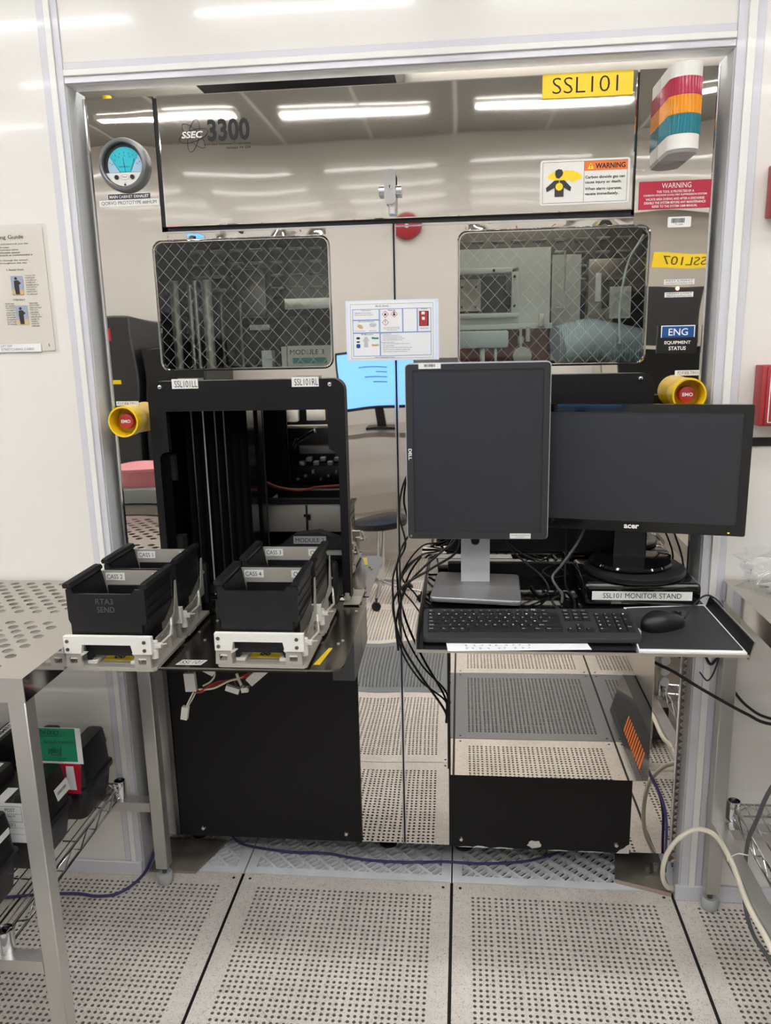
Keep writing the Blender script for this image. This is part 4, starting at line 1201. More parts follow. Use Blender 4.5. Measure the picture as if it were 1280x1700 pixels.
def holder(x, y, label, cap, side, port):
    """nest for one carrier; x, y = centre of the carrier's front wall"""
    t = thing('carrier_nest', label, 'carrier holder', (x, y, 0.853), 0, 'carrier nests on the loading plate')
    b = MB('alu')
    b.prism([(x - 0.091, y - 0.012), (x - 0.086, y - 0.017), (x + 0.096, y - 0.017), (x + 0.102, y - 0.010), (x + 0.104, y + 0.157), (x - 0.091, y + 0.157)], 'z', 0.852, 0.8595)
    b.build('base_plate', t)
    b = MB('black_p'); b.box(x - 0.07, x + 0.08, y + 0.0, y + 0.16, 0.8453, 0.8518); b.build('spacer', t)
    b = MB('alu')
    b.box(x - 0.078, x + 0.083, y + 0.1535, y + 0.1565, 0.8597, 1.022)
    b.box(x + 0.083, x + 0.086, y + 0.04, y + 0.1535, 0.8597, 0.905)
    b.prism([(y + 0.05, 0.905), (y + 0.156, 0.905), (y + 0.156, 1.000), (y + 0.150, 1.000), (y + 0.132, 0.930)], 'x', x + 0.092, x + 0.0945)
    b.box(x + 0.083, x + 0.0945, y + 0.10, y + 0.105, 0.8597, 0.905)
    b.m('white_p').box(x - 0.012, x + 0.052, y + 0.1515, y + 0.1535, 0.976, 0.9815)
    b.build('back_plate', t)
    b = MB('lab'); b.box(x - 0.070, x - 0.025, y + 0.1527, y + 0.1533, 0.999, 1.0165); b.m('ink').text(cap, x - 0.067, 1.0025, 0.037, 0.0105, y + 0.1524); b.build('label', t)
    b = MB('lab'); b.box(x + 0.040, x + 0.078, y + 0.1527, y + 0.1533, 0.999, 1.0165); b.m('ink').text(side, x + 0.045, 1.0025, 0.028, 0.0105, y + 0.1524); b.build('label', t)
    b = MB('white_p')        # clamp bar across the front
    yy = y - 0.014
    b.prism([(x - 0.092, 0.930), (x + 0.099, 0.930), (x + 0.099, 0.892), (x + 0.058, 0.892), (x + 0.054, 0.912), (x - 0.052, 0.912), (x - 0.056, 0.892), (x - 0.092, 0.892)], 'y', yy - 0.008, yy + 0.004)
    b.build('clamp_bar', t)
    for s in (-1, 1):
        for zz in (0.901, 0.919):
            b = MB('steel_d'); b.cyl((x + s * 0.0840, yy - 0.0095, zz), (x + s * 0.0840, yy - 0.008, zz), 0.004, n=12); b.build('screw', t)
    for s in (-1, 1):
        b = MB('alu'); xx = x + s * 0.0755
        b.prism([(xx - 0.018, 0.8597), (xx + 0.018, 0.8597), (xx + 0.016, 0.900), (xx - 0.016, 0.900)], 'y', yy - 0.004, yy + 0.002, [rrect(xx - 0.009, xx + 0.008, 0.868, 0.882, 0.002)[::-1]])
        b.build('upright', t)
        b = MB('white_p'); b.prism([(xx - 0.012 * s - 0.010, 0.892), (xx - 0.012 * s + 0.018, 0.892), (xx + 0.008, 0.878), (xx - 0.008, 0.878)], 'y', yy - 0.0035, yy + 0.006); b.build('upright_guide', t)
    for s, w in ((-0.045, 0.010), (0.050, 0.010)):
        b = MB('white_p'); b.box(x + s - w, x + s + w, y + 0.0, y + 0.15, 0.8597, 0.8665, 0.001, 1); b.build('guide_rail', t)
    b = MB('yellow'); b.box(x - 0.030, x + 0.036, y + 0.02, y + 0.075, 0.8597, 0.8602); b.m('ink').text('86', 0, 0, 0.024, 0.03, 0, 0.05, O=(x - 0.012, y + 0.030, 0.8606), U=(1, 0, 0), V=(0, 1, 0)); b.build('label', t)
    b = MB('white_p'); b.cyl((x + 0.094, y + 0.004, 0.875), (x + 0.094, y + 0.004, 0.912), 0.0085, n=14); b.box(x + 0.0945, x + 0.112, y - 0.004, y + 0.010, 0.900, 0.907)
    b.m('alu'); b.cyl((x + 0.10, y + 0.0, 0.905), (x + 0.124, y + 0.002, 0.908), 0.0022, n=8); b.tube([(x + 0.108, y + 0.01, 0.905), (x + 0.120, y + 0.035, 0.915), (x + 0.1155, y + 0.055, 0.930)], 0.003, 8, False)
    b.m('white_p').bar((x + 0.119, y + 0.045, 0.912), (x + 0.114, y + 0.062, 0.944), 0.007, 0.003, (1, 0, 0))
    b.build('sensor', t)
    if port:
        b = MB('lab'); b.box(x + 0.1042, x + 0.1048, y - 0.0, y + 0.05, 0.8525, 0.8595); b.m('ink').text(port, 0, 0, 0.04, 0.005, 0, O=(x + 0.1051, y + 0.004, 0.8535), U=(0, 1, 0), V=(0, 0, 1)); b.build('label', t)
    return t

def carrier_proto():
    t = thing('wafer_carrier', 'x', 'wafer carrier', (0, 0, 0.862), 0, 'black wafer carriers')
    b = MB('black_c')          # front cross wall, stepped at its ends and notched at the top
    b.prism([(-0.085, 0.917), (0.074, 0.917), (0.074, 0.945), (0.0855, 0.945), (0.0855, 1.022), (0.064, 1.022), (0.057, 1.012), (-0.070, 1.012), (-0.076, 1.022), (-0.0855, 1.022), (-0.0855, 0.955), (-0.081, 0.945), (-0.081, 0.917)][1:], 'y', -0.002, 0.004)
    b.build('end_wall', t)
    b = MB('black_c')          # foot below, flared out to two skids
    b.prism([(-0.058, 0.925), (0.058, 0.925), (0.058, 0.862), (0.050, 0.862), (0.047, 0.873), (-0.044, 0.873), (-0.047, 0.862), (-0.056, 0.862)], 'y', 0.004, 0.012)
    b.box(0.050, 0.056, 0.012, 0.147, 0.8625, 0.905); b.box(-0.056, -0.050, 0.012, 0.147, 0.8625, 0.905)
    b.build('foot', t)
    b = MB('black_c'); b.prism([(-0.063, 0.945), (0.063, 0.945), (0.063, 0.985), (-0.063, 0.985)], 'y', 0.144, 0.148); b.build('rear_wall', t)
    for s in (-1, 1):
        b = MB('black_c')
        X = lambda q: q * s
        # slotted side wall leaning in towards the foot
        sec = [(0.0505, 0.900), (0.0505, 0.906), (0.064, 0.940), (0.0785, 1.024), (0.0865, 1.024), (0.0835, 0.944), (0.062, 0.900)]
        b.prism([(X(p[0]), p[1]) for p in sec], 'y', 0.0045, 0.149)
        for i in range(24):    # wafer slots: teeth on the inside
            y = 0.010 + i * 0.0056
            b.prism([(X(0.0785), 1.022), (X(0.0725), 1.020), (X(0.0585), 0.945), (X(0.0645), 0.941)], 'y', y, y + 0.0020)
        for k in range(3):     # rails outside
            zz = 0.955 + k * 0.022
            b.box(X(0.0830 + 0.0006 * k), X(0.0868 + 0.0006 * k), 0.012, 0.148, zz, zz + 0.0022)
        b.build('side_wall', t)
        b = MB('black_c')      # top flange
        b.prism([(X(0.074), 1.024), (X(0.090), 1.024), (X(0.093), 1.030), (X(0.090), 1.0345), (X(0.078), 1.0335), (X(0.074), 1.029)], 'y', -0.001, 0.150)
        for i in range(23):
            y = 0.004 + i * 0.0062
            b.prism([(X(0.0765), 1.0330), (X(0.0905), 1.0340), (X(0.0905), 1.0352), (X(0.0765), 1.0345)], 'y', y, y + 0.0022)
        b.build('flange', t)
    return t

spots = [(-0.7140, -0.488, 'CASS 2', 'IN', 'wafer carrier engraved RTA3 SEND in front of the CASS 1 carrier', 'steel nest with white clamp bar under the engraved RTA3 SEND carrier', ''),
         (-0.7150, -0.303, 'CASS 1', 'IN', 'plain wafer carrier directly behind the engraved RTA3 SEND carrier', 'steel nest labelled CASS 1 behind the engraved carrier', 'PORT 1'),
         (-0.3970, -0.458, 'CASS 4', 'OUT', 'plain wafer carrier on the nest labelled CASS 4, beside the SSL101 label', 'steel nest labelled CASS 4 with white clamp bar over the yellow tag', ''),
         (-0.3930, -0.2755, 'CASS 3', 'OUT', 'plain wafer carrier on the nest labelled CASS 3, next to the door seam', 'steel nest labelled CASS 3 below the MODULE 2 tag', 'PORT 2')]
cp = carrier_proto()
for i, (x, y, cap, side, lc, ln, port) in enumerate(spots):
    holder(x, y, ln, cap, side, port)
    o = cp if i == 0 else copy_tree(cp)
    o.location = (x, y, 0.8670)
    o['label'] = lc
    if i == 0:
        first_carrier = o
b = MB('grey_c')
b.text('RTA3', 0, 0, 0.038, 0.0125, 0, 0.0, O=(-0.022, -0.0025, 0.990), U=(1, 0, 0), V=(0, 0, 1))
b.text('SEND', 0, 0, 0.038, 0.0125, 0, 0.0, O=(-0.020, -0.0025, 0.972), U=(1, 0, 0), V=(0, 0, 1))
for p in range(len(b.v)):
    q = b.v[p]; b.v[p] = (q[0] , q[1], q[2] - 0.862)
o = b.build('engraving', first_carrier, local=True, smooth=False)
# ------------------------------------------------------------------ keyboard tray and everything on it
TZ = 0.914
t = thing('keyboard_tray', 'black lined steel keyboard tray on the polished box below two monitors', 'shelf', (0.25, -0.25, 0.90))
b = MB('steel_t')
b.box(-0.062, 0.585, -0.505, -0.0115, 0.9055, 0.908)
b.box(-0.0635, -0.0615, -0.505, -0.0115, 0.9005, 0.942, 0.0008, 1)
b.box(-0.062, 0.585, -0.5065, -0.505, 0.9065, 0.9125)
b.prism([(0.585, 0.9005), (0.588, 0.9005), (0.597, 0.938), (0.594, 0.938)], 'y', -0.503, -0.222)
b.build('pan', t)
b = MB('black_p'); b.prism([(0.5836, 0.9085), (0.5849, 0.9085), (0.5936, 0.9365), (0.5925, 0.9365)], 'y', -0.500, -0.224); b.build('flange_liner', t)
b = MB('black_g'); b.box(-0.060, 0.372, -0.5045, -0.012, 0.9085, TZ - 0.0005); b.build('liner', t)
b = MB('black_p'); b.box(0.372, 0.584, -0.21, -0.012, 0.9085, TZ - 0.0005); b.build('liner', t)

# mouse pad on a white sheet
t = thing('mouse_pad', 'black mouse pad on a white sheet at the open end of the tray', 'mouse pad', (0.48, -0.36, TZ))
b = MB('paper'); b.prism([(0.378, -0.502), (0.5825, -0.5025), (0.5835, -0.217), (0.398, -0.245)], 'z', 0.9085, 0.9150); b.build('sheet', t)
b = MB('dgrey'); b.prism([(0.381, -0.490), (0.578, -0.4905), (0.578, -0.232), (0.402, -0.255)], 'z', 0.9150, 0.9172); b.build('pad', t)

# sheet of notes below the keyboard
t = thing('note_sheet', 'white sheet with blue pen marks sticking out below the keyboard', 'paper', (0.14, -0.46, TZ))
b = MB('paper'); b.quad((0.002, -0.519, 0.9152), (0.287, -0.499, 0.9152), (0.268, -0.34, 0.9152), (-0.012, -0.36, 0.9152)); b.build('sheet', t)
b = MB('ink_b')
rr = random.Random(5)
for r_, yy in ((0, -0.492), (1, -0.507)):
    for i in range(9):
        x = 0.035 + i * 0.016 + rr.uniform(-0.003, 0.003)
        b.text(rr.choice('24379506'), 0, 0, 0.005, 0.007, 0, O=(x, yy + 0.001 * i, 0.9157), U=(1, 0.05, 0), V=(0, 1, 0))
b.build('handwriting', t)

# keyboard
t = thing('keyboard', 'black full size keyboard on the tray in front of the monitors', 'keyboard', (0.170, -0.409, TZ + 0.0022), 0.035)
b = MB('dgrey')
KW, KD = 0.222, 0.0635
tilt = 0.15
def kz(y): return 0.0100 + (y + KD) * tilt
sec = rrect(-KW, KW, -KD, KD, 0.010, 4)
b.loft([[(p[0], p[1], 0.0008 + max(0, (p[1] + KD) * tilt * 0.9)) for p in sec], [(p[0], p[1], kz(p[1]) - 0.003) for p in sec], [(p[0] * 0.993, p[1] * 0.98, kz(p[1])) for p in sec]])
b.m('black_p'); b.box(-0.18, -0.15, 0.04, 0.052, -0.001, 0.014); b.box(0.15, 0.18, 0.04, 0.052, -0.001, 0.014)
b.build('body', t, local=True)
b = MB('key')
leg = MB('ink_w')
U_ = 0.0187
def key(x, y, w, d=0.0160, mark=None, h=0.0038):
    y, d = y * 0.88, d * 0.88
    z = kz(y)
    x0, x1 = x, x + w - 0.0022
    lo = [(x0, y, kz(y) - 0.0005), (x1, y, kz(y) - 0.0005), (x1, y + d, kz(y + d) - 0.0005), (x0, y + d, kz(y + d) - 0.0005)]
    e = 0.0014
    hi = [(x0 + e, y + e * 0.6, kz(y) + h), (x1 - e, y + e * 0.6, kz(y) + h), (x1 - e, y + d - e, kz(y + d) + h), (x0 + e, y + d - e, kz(y + d) + h)]
    b.hull8(lo, hi)
    if mark:
        mw_ = min(0.0034 * max(1, len(mark) * 0.55), (x1 - x0) * 0.5)
        leg.text(mark, 0, 0, mw_, 0.0034, 0, O=(x0 + 0.0034, y + d * 0.52, kz(y + d * 0.5) + h + 0.0004), U=(1, 0, 0), V=(0, 1, tilt))
X0 = -0.212
rows = [(0.026, [(1, c) for c in '`1234567890-='] + [(2, 'Bksp')]),
        (0.0085, [(1.5, 'Tab')] + [(1, c) for c in 'QWERTYUIOP[]'] + [(1.5, '\\')]),
        (-0.009, [(1.75, 'Caps')] + [(1, c) for c in "ASDFGHJKL;'"] + [(2.25, 'Enter')]),
        (-0.0265, [(2.25, 'Shift')] + [(1, c) for c in 'ZXCVBNM,./'] + [(2.75, 'Shift')]),
        (-0.044, [(1.5, 'Ctrl'), (1, 'Fn'), (1, 'Win'), (1, 'Alt'), (5.75, None), (1.5, 'Alt'), (1.25, 'Menu'), (2, 'Ctrl')])]
for y, ks in rows:
    x = X0
    for w, c in ks:
        key(x, y, w * U_, mark=c); x += w * U_
x = X0
for i, c in enumerate(('Esc', 'F1', 'F2', 'F3', 'F4', 'F5', 'F6', 'F7', 'F8', 'F9', 'F10', 'F11', 'F12')):
    gx_ = X0 + i * U_ * 0.97 + (0.013 if i > 0 else 0) + (0.006 if i > 4 else 0) + (0.006 if i > 8 else 0)
    key(gx_, 0.0475, U_ * 0.98, 0.0105, c, 0.003)
NX = X0 + 15 * U_ + 0.008
for i, c in enumerate(('PrSc', 'ScLk', 'Paus')): key(NX + i * U_, 0.0475, U_, 0.0105, c, 0.003)
for i, c in enumerate(('Ins', 'Home', 'PgUp')): key(NX + i * U_, 0.026, U_, mark=c)
for i, c in enumerate(('Del', 'End', 'PgDn')): key(NX + i * U_, 0.0085, U_, mark=c)
key(NX + U_, -0.0265, U_, mark='^')
for i, c in enumerate(('<', 'v', '>')): key(NX + i * U_, -0.044, U_, mark=c)
PX = NX + 3 * U_ + 0.008
for j, r_ in enumerate((('Num', '/', '*', '-'), ('7', '8', '9', None), ('4', '5', '6', None), ('1', '2', '3', None), (None, None, '.', None))):
    for i, c in enumerate(r_):
        if c: key(PX + i * U_, 0.026 - 0.0175 * j, U_, mark=c)
key(PX, -0.044, 2 * U_, mark='0'); key(PX + 3 * U_, -0.009, U_, 0.0335, '+'); key(PX + 3 * U_, -0.044, U_, 0.0335, 'Enter')
b.build('keys', t, local=True)
leg.text('D', 0, 0, 0.008, 0.005, 0, O=(0.012, 0.0555, kz(0.0555) + 0.0006), U=(1, 0, 0), V=(0, 1, tilt))
leg.build('key_lettering', t, local=True, smooth=False)
b = MB('silver'); b.box(KW - 0.006, KW + 0.004, -0.028, -0.010, 0.004, 0.012); b.build('usb_port', t, local=True)

# mouse
t = thing('computer_mouse', 'black wired mouse resting on the black mouse pad', 'mouse', (0.455, -0.372, 0.9174), -1.02)
b = MB('black_p')
loops = []
nn = 20
for k, (s, hh) in enumerate(((0.96, 0.0), (1.0, 0.004), (1.0, 0.012), (0.93, 0.022), (0.78, 0.030), (0.52, 0.0355), (0.22, 0.038), (0.03, 0.0385))):
    L = []
    for i in range(nn):
        a = 2 * PI * i / nn
        x = 0.031 * math.cos(a); y = 0.056 * math.sin(a)
        wv = 1.0 - 0.10 * math.cos(2 * a) * (1 if abs(math.sin(a)) < 0.5 else 0)
        zz = hh * (1.0 - 0.32 * max(0.0, (y * s + 0.005) / 0.056))
        L.append((x * s * wv, y * s - 0.006 * (hh / 0.038), zz))
    loops.append(L)
b.loft(loops); b.build('body', t, local=True)
b = MB('rubber'); b.cyl((-0.0035, 0.030, 0.0235), (0.0035, 0.030, 0.0235), 0.0075, n=16); b.build('scroll_wheel', t, local=True)
b = MB('rubber'); b.box(-0.0004, 0.0004, 0.016, 0.05, 0.012, 0.0255); b.build('button_seam', t, local=True)
t = thing('mouse_cable', 'thin black cable curving from the mouse over the tray side', 'cable', (0.55, -0.3, 0.92))
b = MB('rubber'); b.tube([(0.506, -0.343, 0.927), (0.530, -0.315, 0.945), (0.560, -0.285, 0.957), (0.582, -0.275, 0.953), (0.601, -0.285, 0.935), (0.606, -0.29, 0.90), (0.606, -0.27, 0.80), (0.611, -0.20, 0.72), (0.618, -0.11, 0.70)], 0.0019); b.build('cord', t)

# portrait monitor
t = thing('portrait_monitor', 'upright portrait monitor with silver edge on a brushed square base', 'monitor', (0.065, -0.14, TZ))
b = MB('silver')
b.prism(rrect(-0.0990, 0.2290, 1.0620, 1.4710, 0.010, 5), 'y', -0.192, -0.165)
b.m('black_p'); b.box(-0.06, 0.19, -0.165, -0.135, 1.10, 1.43, 0.01, 2)
b.build('housing', t)
b = MB('dgrey')
b.prism(rrect(-0.0965, 0.2265, 1.0645, 1.4685, 0.008, 5), 'y', -0.2, -0.192, [[(-0.0815, 1.0805), (-0.0815, 1.4555), (0.2125, 1.4555), (0.2125, 1.0805)]])
b.build('bezel', t)
b = MB('screen'); b.box(-0.083, 0.214, -0.1965, -0.192, 1.079, 1.457); b.build('screen', t)
b = MB('ink_w'); b.text('DELL', 0, 0, 0.026, 0.0075, 0, 0.03, O=(-0.0925, -0.2005, 1.278), U=(0, 0, -1), V=(1, 0, 0)); b.build('logo', t)
b = MB('rubber')
for x in (-0.066, -0.055, -0.0445, -0.0335): b.box(x, x + 0.0022, -0.2004, -0.2, 1.0695, 1.0735)
b.build('button_marks', t)
b = MB('gauge_rim'); b.cyl((-0.089, -0.2008, 1.0712), (-0.089, -0.2, 1.0712), 0.003, n=14); b.build('power_button', t)
def mon_label(x0, x1, z0, z1, y, par, code):
    b = MB('lab'); b.box(x0, x1, y - 0.0006, y - 0.0001, z0, z1); b.m('ink')
    if code:
        x = x0 + 0.25 * (x1 - x0); rr = random.Random(9)
        while x < x1 - 0.25 * (x1 - x0):
            w = rr.choice((0.0005, 0.001)); b.box(x, x + w, y - 0.0009, y - 0.0007, z0 + 0.35 * (z1 - z0), z0 + 0.85 * (z1 - z0)); x += w + rr.choice((0.0006, 0.001))
    else:
        b.text('SSL WORK STATION MONITOR', x0 + 0.06 * (x1 - x0), z0 + 0.55 * (z1 - z0), 0.88 * (x1 - x0), 0.22 * (z1 - z0), y - 0.0009); b.text('LITHOGRAPHY', x0 + 0.3 * (x1 - x0), z0 + 0.2 * (z1 - z0), 0.4 * (x1 - x0), 0.2 * (z1 - z0), y - 0.0009)
    b.build('label', par)
mon_label(-0.067, -0.017, 1.4585, 1.4705, -0.2, t, True)
mon_label(0.141, 0.189, 1.0655, 1.0775, -0.2, t, False)
b = MB('silver')
b.prism([(0.0275, 0.93), (0.0985, 0.93), (0.0975, 1.20), (0.0285, 1.20)], 'y', -0.112, -0.094, [rrect(0.0515, 0.0735, 1.026, 1.085, 0.0105, 6)[::-1]])
b.build('neck', t)
b = MB('black_p'); b.box(0.04, 0.086, -0.135, -0.112, 1.15, 1.32); b.box(0.045, 0.081, -0.094, -0.085, 0.95, 1.19); b.build('pivot', t)
b = MB('silver_d')
q = [(-0.046, -0.236), (0.166, -0.262), (0.174, -0.050), (-0.032, -0.030)]
def round_poly(q, r, n=4):
    out = []
    for i in range(len(q)):
        p0, p, p1 = Vector(q[i - 1]), Vector(q[i]), Vector(q[(i + 1) % len(q)])
        a = p + (p0 - p).normalized() * r; c = p + (p1 - p).normalized() * r
        for k in range(n + 1):
            s = k / n; out.append(tuple((1 - s) ** 2 * a + 2 * s * (1 - s) * p + s * s * c))
    return out
rq = round_poly(q, 0.014)
ctr = Vector((0.065, -0.145))
ins = [tuple(ctr + (Vector(p) - ctr) * 0.985) for p in rq]
b.loft([[(p[0], p[1], 0.921) for p in ins], [(p[0], p[1], 0.924) for p in rq], [(p[0], p[1], 0.930) for p in rq], [(p[0], p[1], 0.9325) for p in ins]])
b.build('base', t)
b = MB('rubber')
for x, y in ((-0.02, -0.21), (0.14, -0.23), (0.145, -0.08), (-0.01, -0.06)): b.cyl((x, y, TZ), (x, y, 0.9215), 0.012)
b.build('foot', t)

# stand box with turntable, wide monitor on top
t = thing('monitor_stand', 'low glossy black stand box labelled monitor stand, with a round turntable top', 'monitor stand', (0.438, -0.12, TZ))
b = MB('black_g')
b.box(0.310, 0.572, -0.236, -0.0245, TZ, 0.970, 0.012, 3)
b.build('box', t)
b = MB('black_p'); b.turn((0.440, -0.142, 0.9705), 'z', [(0.113, 0.0), (0.1165, 0.004), (0.1165, 0.012), (0.112, 0.0155), (0.0001, 0.0155)], 56, True, False); b.build('turntable', t)
b = MB('lab'); b.box(0.3275, 0.5505, -0.2370, -0.2362, 0.930, 0.9505); b.m('ink').text('SSL101 MONITOR STAND', 0.352, 0.9345, 0.1745, 0.0122, -0.2374); b.build('label', t)

t = thing('wide_monitor', 'wide glossy black monitor on a round foot above the stand box', 'monitor', (0.433, -0.126, 0.9862), -0.20)
b = MB('black_g'); b.turn((0, 0.0, 0.0), 'z', [(0.088, 0.0), (0.0955, 0.003), (0.0965, 0.007), (0.093, 0.0115), (0.0001, 0.0140)], 56, True, False)
b.build('base', t, local=True)
b = MB('black_p'); b.prism([(-0.040, 0.012), (0.034, 0.012), (0.030, 0.13), (-0.036, 0.13)], 'y', 0.008, 0.030); b.build('neck', t, local=True)
b = MB('black_g')
zb, zt = 0.0825, 0.3815
b.prism(rrect(-0.244, 0.246, zb, zt, 0.004, 2), 'y', -0.018, -0.010, [[(-0.226, zb + 0.0245), (-0.226, zt - 0.017), (0.226, zt - 0.017), (0.226, zb + 0.0245)]])
b.build('bezel', t, local=True)
b = MB('black_p'); b.prism(rrect(-0.243, 0.245, zb + 0.001, zt - 0.001, 0.004, 2), 'y', -0.0100, 0.012); b.box(-0.16, 0.16, 0.012, 0.030, zb + 0.03, zt - 0.05, 0.008, 2); b.build('housing', t, local=True)
b = MB('screen_g'); b.box(-0.228, 0.228, -0.0150, -0.0098, zb + 0.023, zt - 0.0155); b.build('screen', t, local=True)
b = MB('ink_w'); b.text('acer', -0.018, zb + 0.0075, 0.034, 0.0095, -0.0185, 0.03); b.build('logo', t, local=True)
b = MB('led_o'); b.box(0.209, 0.213, -0.0187, -0.0178, zb + 0.006, zb + 0.008); b.build('power_light', t, local=True)

# cables behind the monitors
def cable(pts, r, key, label, name='cable', group=None):
    t = thing(name, label, 'cable', tuple(pts[0]), 0, group)
    b = MB(key); b.tube(pts, r); b.build('cord', t)
    return t
cable([(0.0, -0.045, 1.10), (0.015, -0.06, 1.03), (-0.026, -0.07, 0.993), (-0.072, -0.08, 0.953), (-0.115, -0.06, 0.895), (-0.142, -0.05, 0.80), (-0.138, -0.05, 0.72)], 0.003, 'rubber', 'upper black cable bowing down beside the door seam from the portrait monitor')
cable([(0.02, -0.04, 1.08), (0.020, -0.075, 1.005), (-0.041, -0.09, 0.962), (-0.102, -0.10, 0.927), (-0.135, -0.10, 0.893), (-0.146, -0.09, 0.848), (-0.125, -0.085, 0.752), (-0.080, -0.06, 0.655), (-0.018, -0.04, 0.548), (-0.013, -0.02, 0.50)], 0.0032, 'rubber', 'thick black cable sweeping past the tray to the side of the polished box')
cable([(0.03, -0.03, 1.06), (-0.012, -0.04, 0.998), (-0.074, -0.05, 0.982), (-0.118, -0.04, 0.933), (-0.130, -0.035, 0.892), (-0.095, -0.04, 0.845), (-0.066, -0.03, 0.79), (-0.068, -0.02, 0.74)], 0.0022, 'rubber', 'thin black cable looping down behind the tray corner')
cable([(-0.08, -0.10, 1.23), (-0.112, -0.09, 1.18), (-0.127, -0.08, 1.10), (-0.112, -0.08, 1.02), (-0.135, -0.075, 0.965), (-0.148, -0.07, 0.90), (-0.134, -0.065, 0.745), (-0.084, -0.05, 0.64), (-0.016, -0.03, 0.57), (-0.011, -0.02, 0.52)], 0.0026, 'rubber', 'long black cable hanging from behind the portrait monitor to the box')
cable([(-0.03, -0.30, 0.892), (-0.035, -0.30, 0.86), (-0.01, -0.28, 0.835), (0.015, -0.27, 0.86), (0.03, -0.26, 0.895)], 0.0012, 'rubber', 'thin black loop of wire drooping under the tray corner')
cable([(0.36, -0.045, 1.11), (0.344, -0.055, 1.084), (0.318, -0.075, 1.029), (0.276, -0.10, 0.975), (0.252, -0.11, 0.945), (0.262, -0.13, 0.924), (0.270, -0.16, 0.919), (0.262, -0.22, 0.9185)], 0.0032, 'grey_c', 'grey cable curling off the wide monitor onto the tray')
cable([(0.12, -0.05, 1.06), (0.141, -0.09, 1.02), (0.181, -0.11, 0.985), (0.222, -0.12, 0.952), (0.240, -0.14, 0.923), (0.215, -0.17, 0.918), (0.20, -0.10, 0.918)], 0.0026, 'rubber', 'black cable falling to the tray beside the silver base')
cable([(0.12, -0.03, 1.04), (0.15, -0.045, 1.01), (0.187, -0.05, 0.985), (0.25, -0.05, 0.963), (0.30, -0.05, 0.975), (0.325, -0.045, 1.06)], 0.0024, 'rubber', 'black cable slung level between the backs of the two monitors')
cable([(0.285, -0.03, 1.12), (0.29, -0.04, 1.05), (0.290, -0.05, 0.985), (0.285, -0.10, 0.925), (0.292, -0.20, 0.918), (0.285, -0.27, 0.9185)], 0.0026, 'rubber', 'black cable lying on the tray next to the stand box')
cable([(0.530, -0.10, 1.10), (0.545, -0.08, 1.05), (0.567, -0.06, 1.0), (0.579, -0.05, 0.96), (0.580, -0.06, 0.925)], 0.0024, 'rubber', 'black cable dropping behind the far end of the stand box')
cable([(0.31, -0.02, 0.97), (0.27, -0.03, 0.955), (0.235, -0.04, 0.94), (0.26, -0.05, 0.925), (0.30, -0.03, 0.93), (0.26, -0.02, 0.945), (0.23, -0.03, 0.925)], 0.0022, 'rubber', 'tangled black cable bunched below the steel ledge')

# wire harness under the loading plate
t = thing('wire_harness', 'red and white wire harness with plugs hanging under the loading plate', 'wiring', (-0.55, -0.3, 0.82))
b = MB('red_c'); b.tube([(-0.622, -0.3, 0.722), (-0.600, -0.3, 0.708), (-0.570, -0.3, 0.722), (-0.538, -0.3, 0.735), (-0.493, -0.3, 0.750), (-0.455, -0.3, 0.774), (-0.43, -0.29, 0.826)], 0.003); b.build('red_wire', t)
b = MB('red_c'); b.tube([(-0.595, -0.303, 0.712), (-0.550, -0.303, 0.738), (-0.500, -0.303, 0.744), (-0.46, -0.30, 0.762), (-0.44, -0.30, 0.786)], 0.0022); b.build('red_wire', t)
b = MB('cream_c'); b.tube([(-0.598, -0.301, 0.716), (-0.560, -0.305, 0.722), (-0.52, -0.306, 0.742), (-0.48, -0.30, 0.752), (-0.45, -0.30, 0.772)], 0.0025); b.build('white_wire', t)
b = MB('cream_c'); b.tube([(-0.587, -0.3, 0.725), (-0.566, -0.3, 0.738), (-0.556, -0.3, 0.760), (-0.575, -0.29, 0.80), (-0.58, -0.28, 0.826)], 0.0022); b.build('white_wire', t)
b = MB('cream_c'); b.tube([(-0.612, -0.3, 0.708), (-0.622, -0.3, 0.690), (-0.634, -0.3, 0.668)], 0.0018); b.tube([(-0.607, -0.3, 0.706), (-0.616, -0.3, 0.690), (-0.630, -0.3, 0.668)], 0.0014); b.build('white_wire', t)
b = MB('grey_c'); b.tube([(-0.622, -0.3, 0.742), (-0.616, -0.3, 0.778), (-0.608, -0.29, 0.826)], 0.0016); b.tube([(-0.612, -0.3, 0.742), (-0.607, -0.3, 0.775), (-0.600, -0.29, 0.826)], 0.0016); b.build('grey_wire', t)
def plug(p0, p1, w, d):
    b = MB('white_p'); b.bar(p0, p1, w, d, (0, 1, 0)); b.build('plug', t)
plug((-0.634, -0.3, 0.670), (-0.640, -0.3, 0.638), 0.016, 0.012)
plug((-0.618, -0.3, 0.758), (-0.616, -0.3, 0.712), 0.026, 0.012)
plug((-0.588, -0.3, 0.778), (-0.556, -0.3, 0.760), 0.018, 0.012)
plug((-0.470, -0.31, 0.742), (-0.425, -0.31, 0.782), 0.022, 0.012)
plug((-0.527, -0.31, 0.728), (-0.496, -0.31, 0.718), 0.014, 0.010)
plug((-0.490, -0.31, 0.722), (-0.474, -0.31, 0.724), 0.012, 0.010)
b = MB('cream_c'); b.tube([(-0.50, -0.308, 0.762), (-0.495, -0.308, 0.745), (-0.488, -0.308, 0.728)], 0.0035); b.build('cable_tie', t)
b = MB('grey_c'); b.tube([(-0.507, -0.306, 0.742), (-0.500, -0.31, 0.722), (-0.485, -0.312, 0.735), (-0.474, -0.312, 0.728), (-0.462, -0.31, 0.745)], 0.0014); b.build('grey_wire', t)
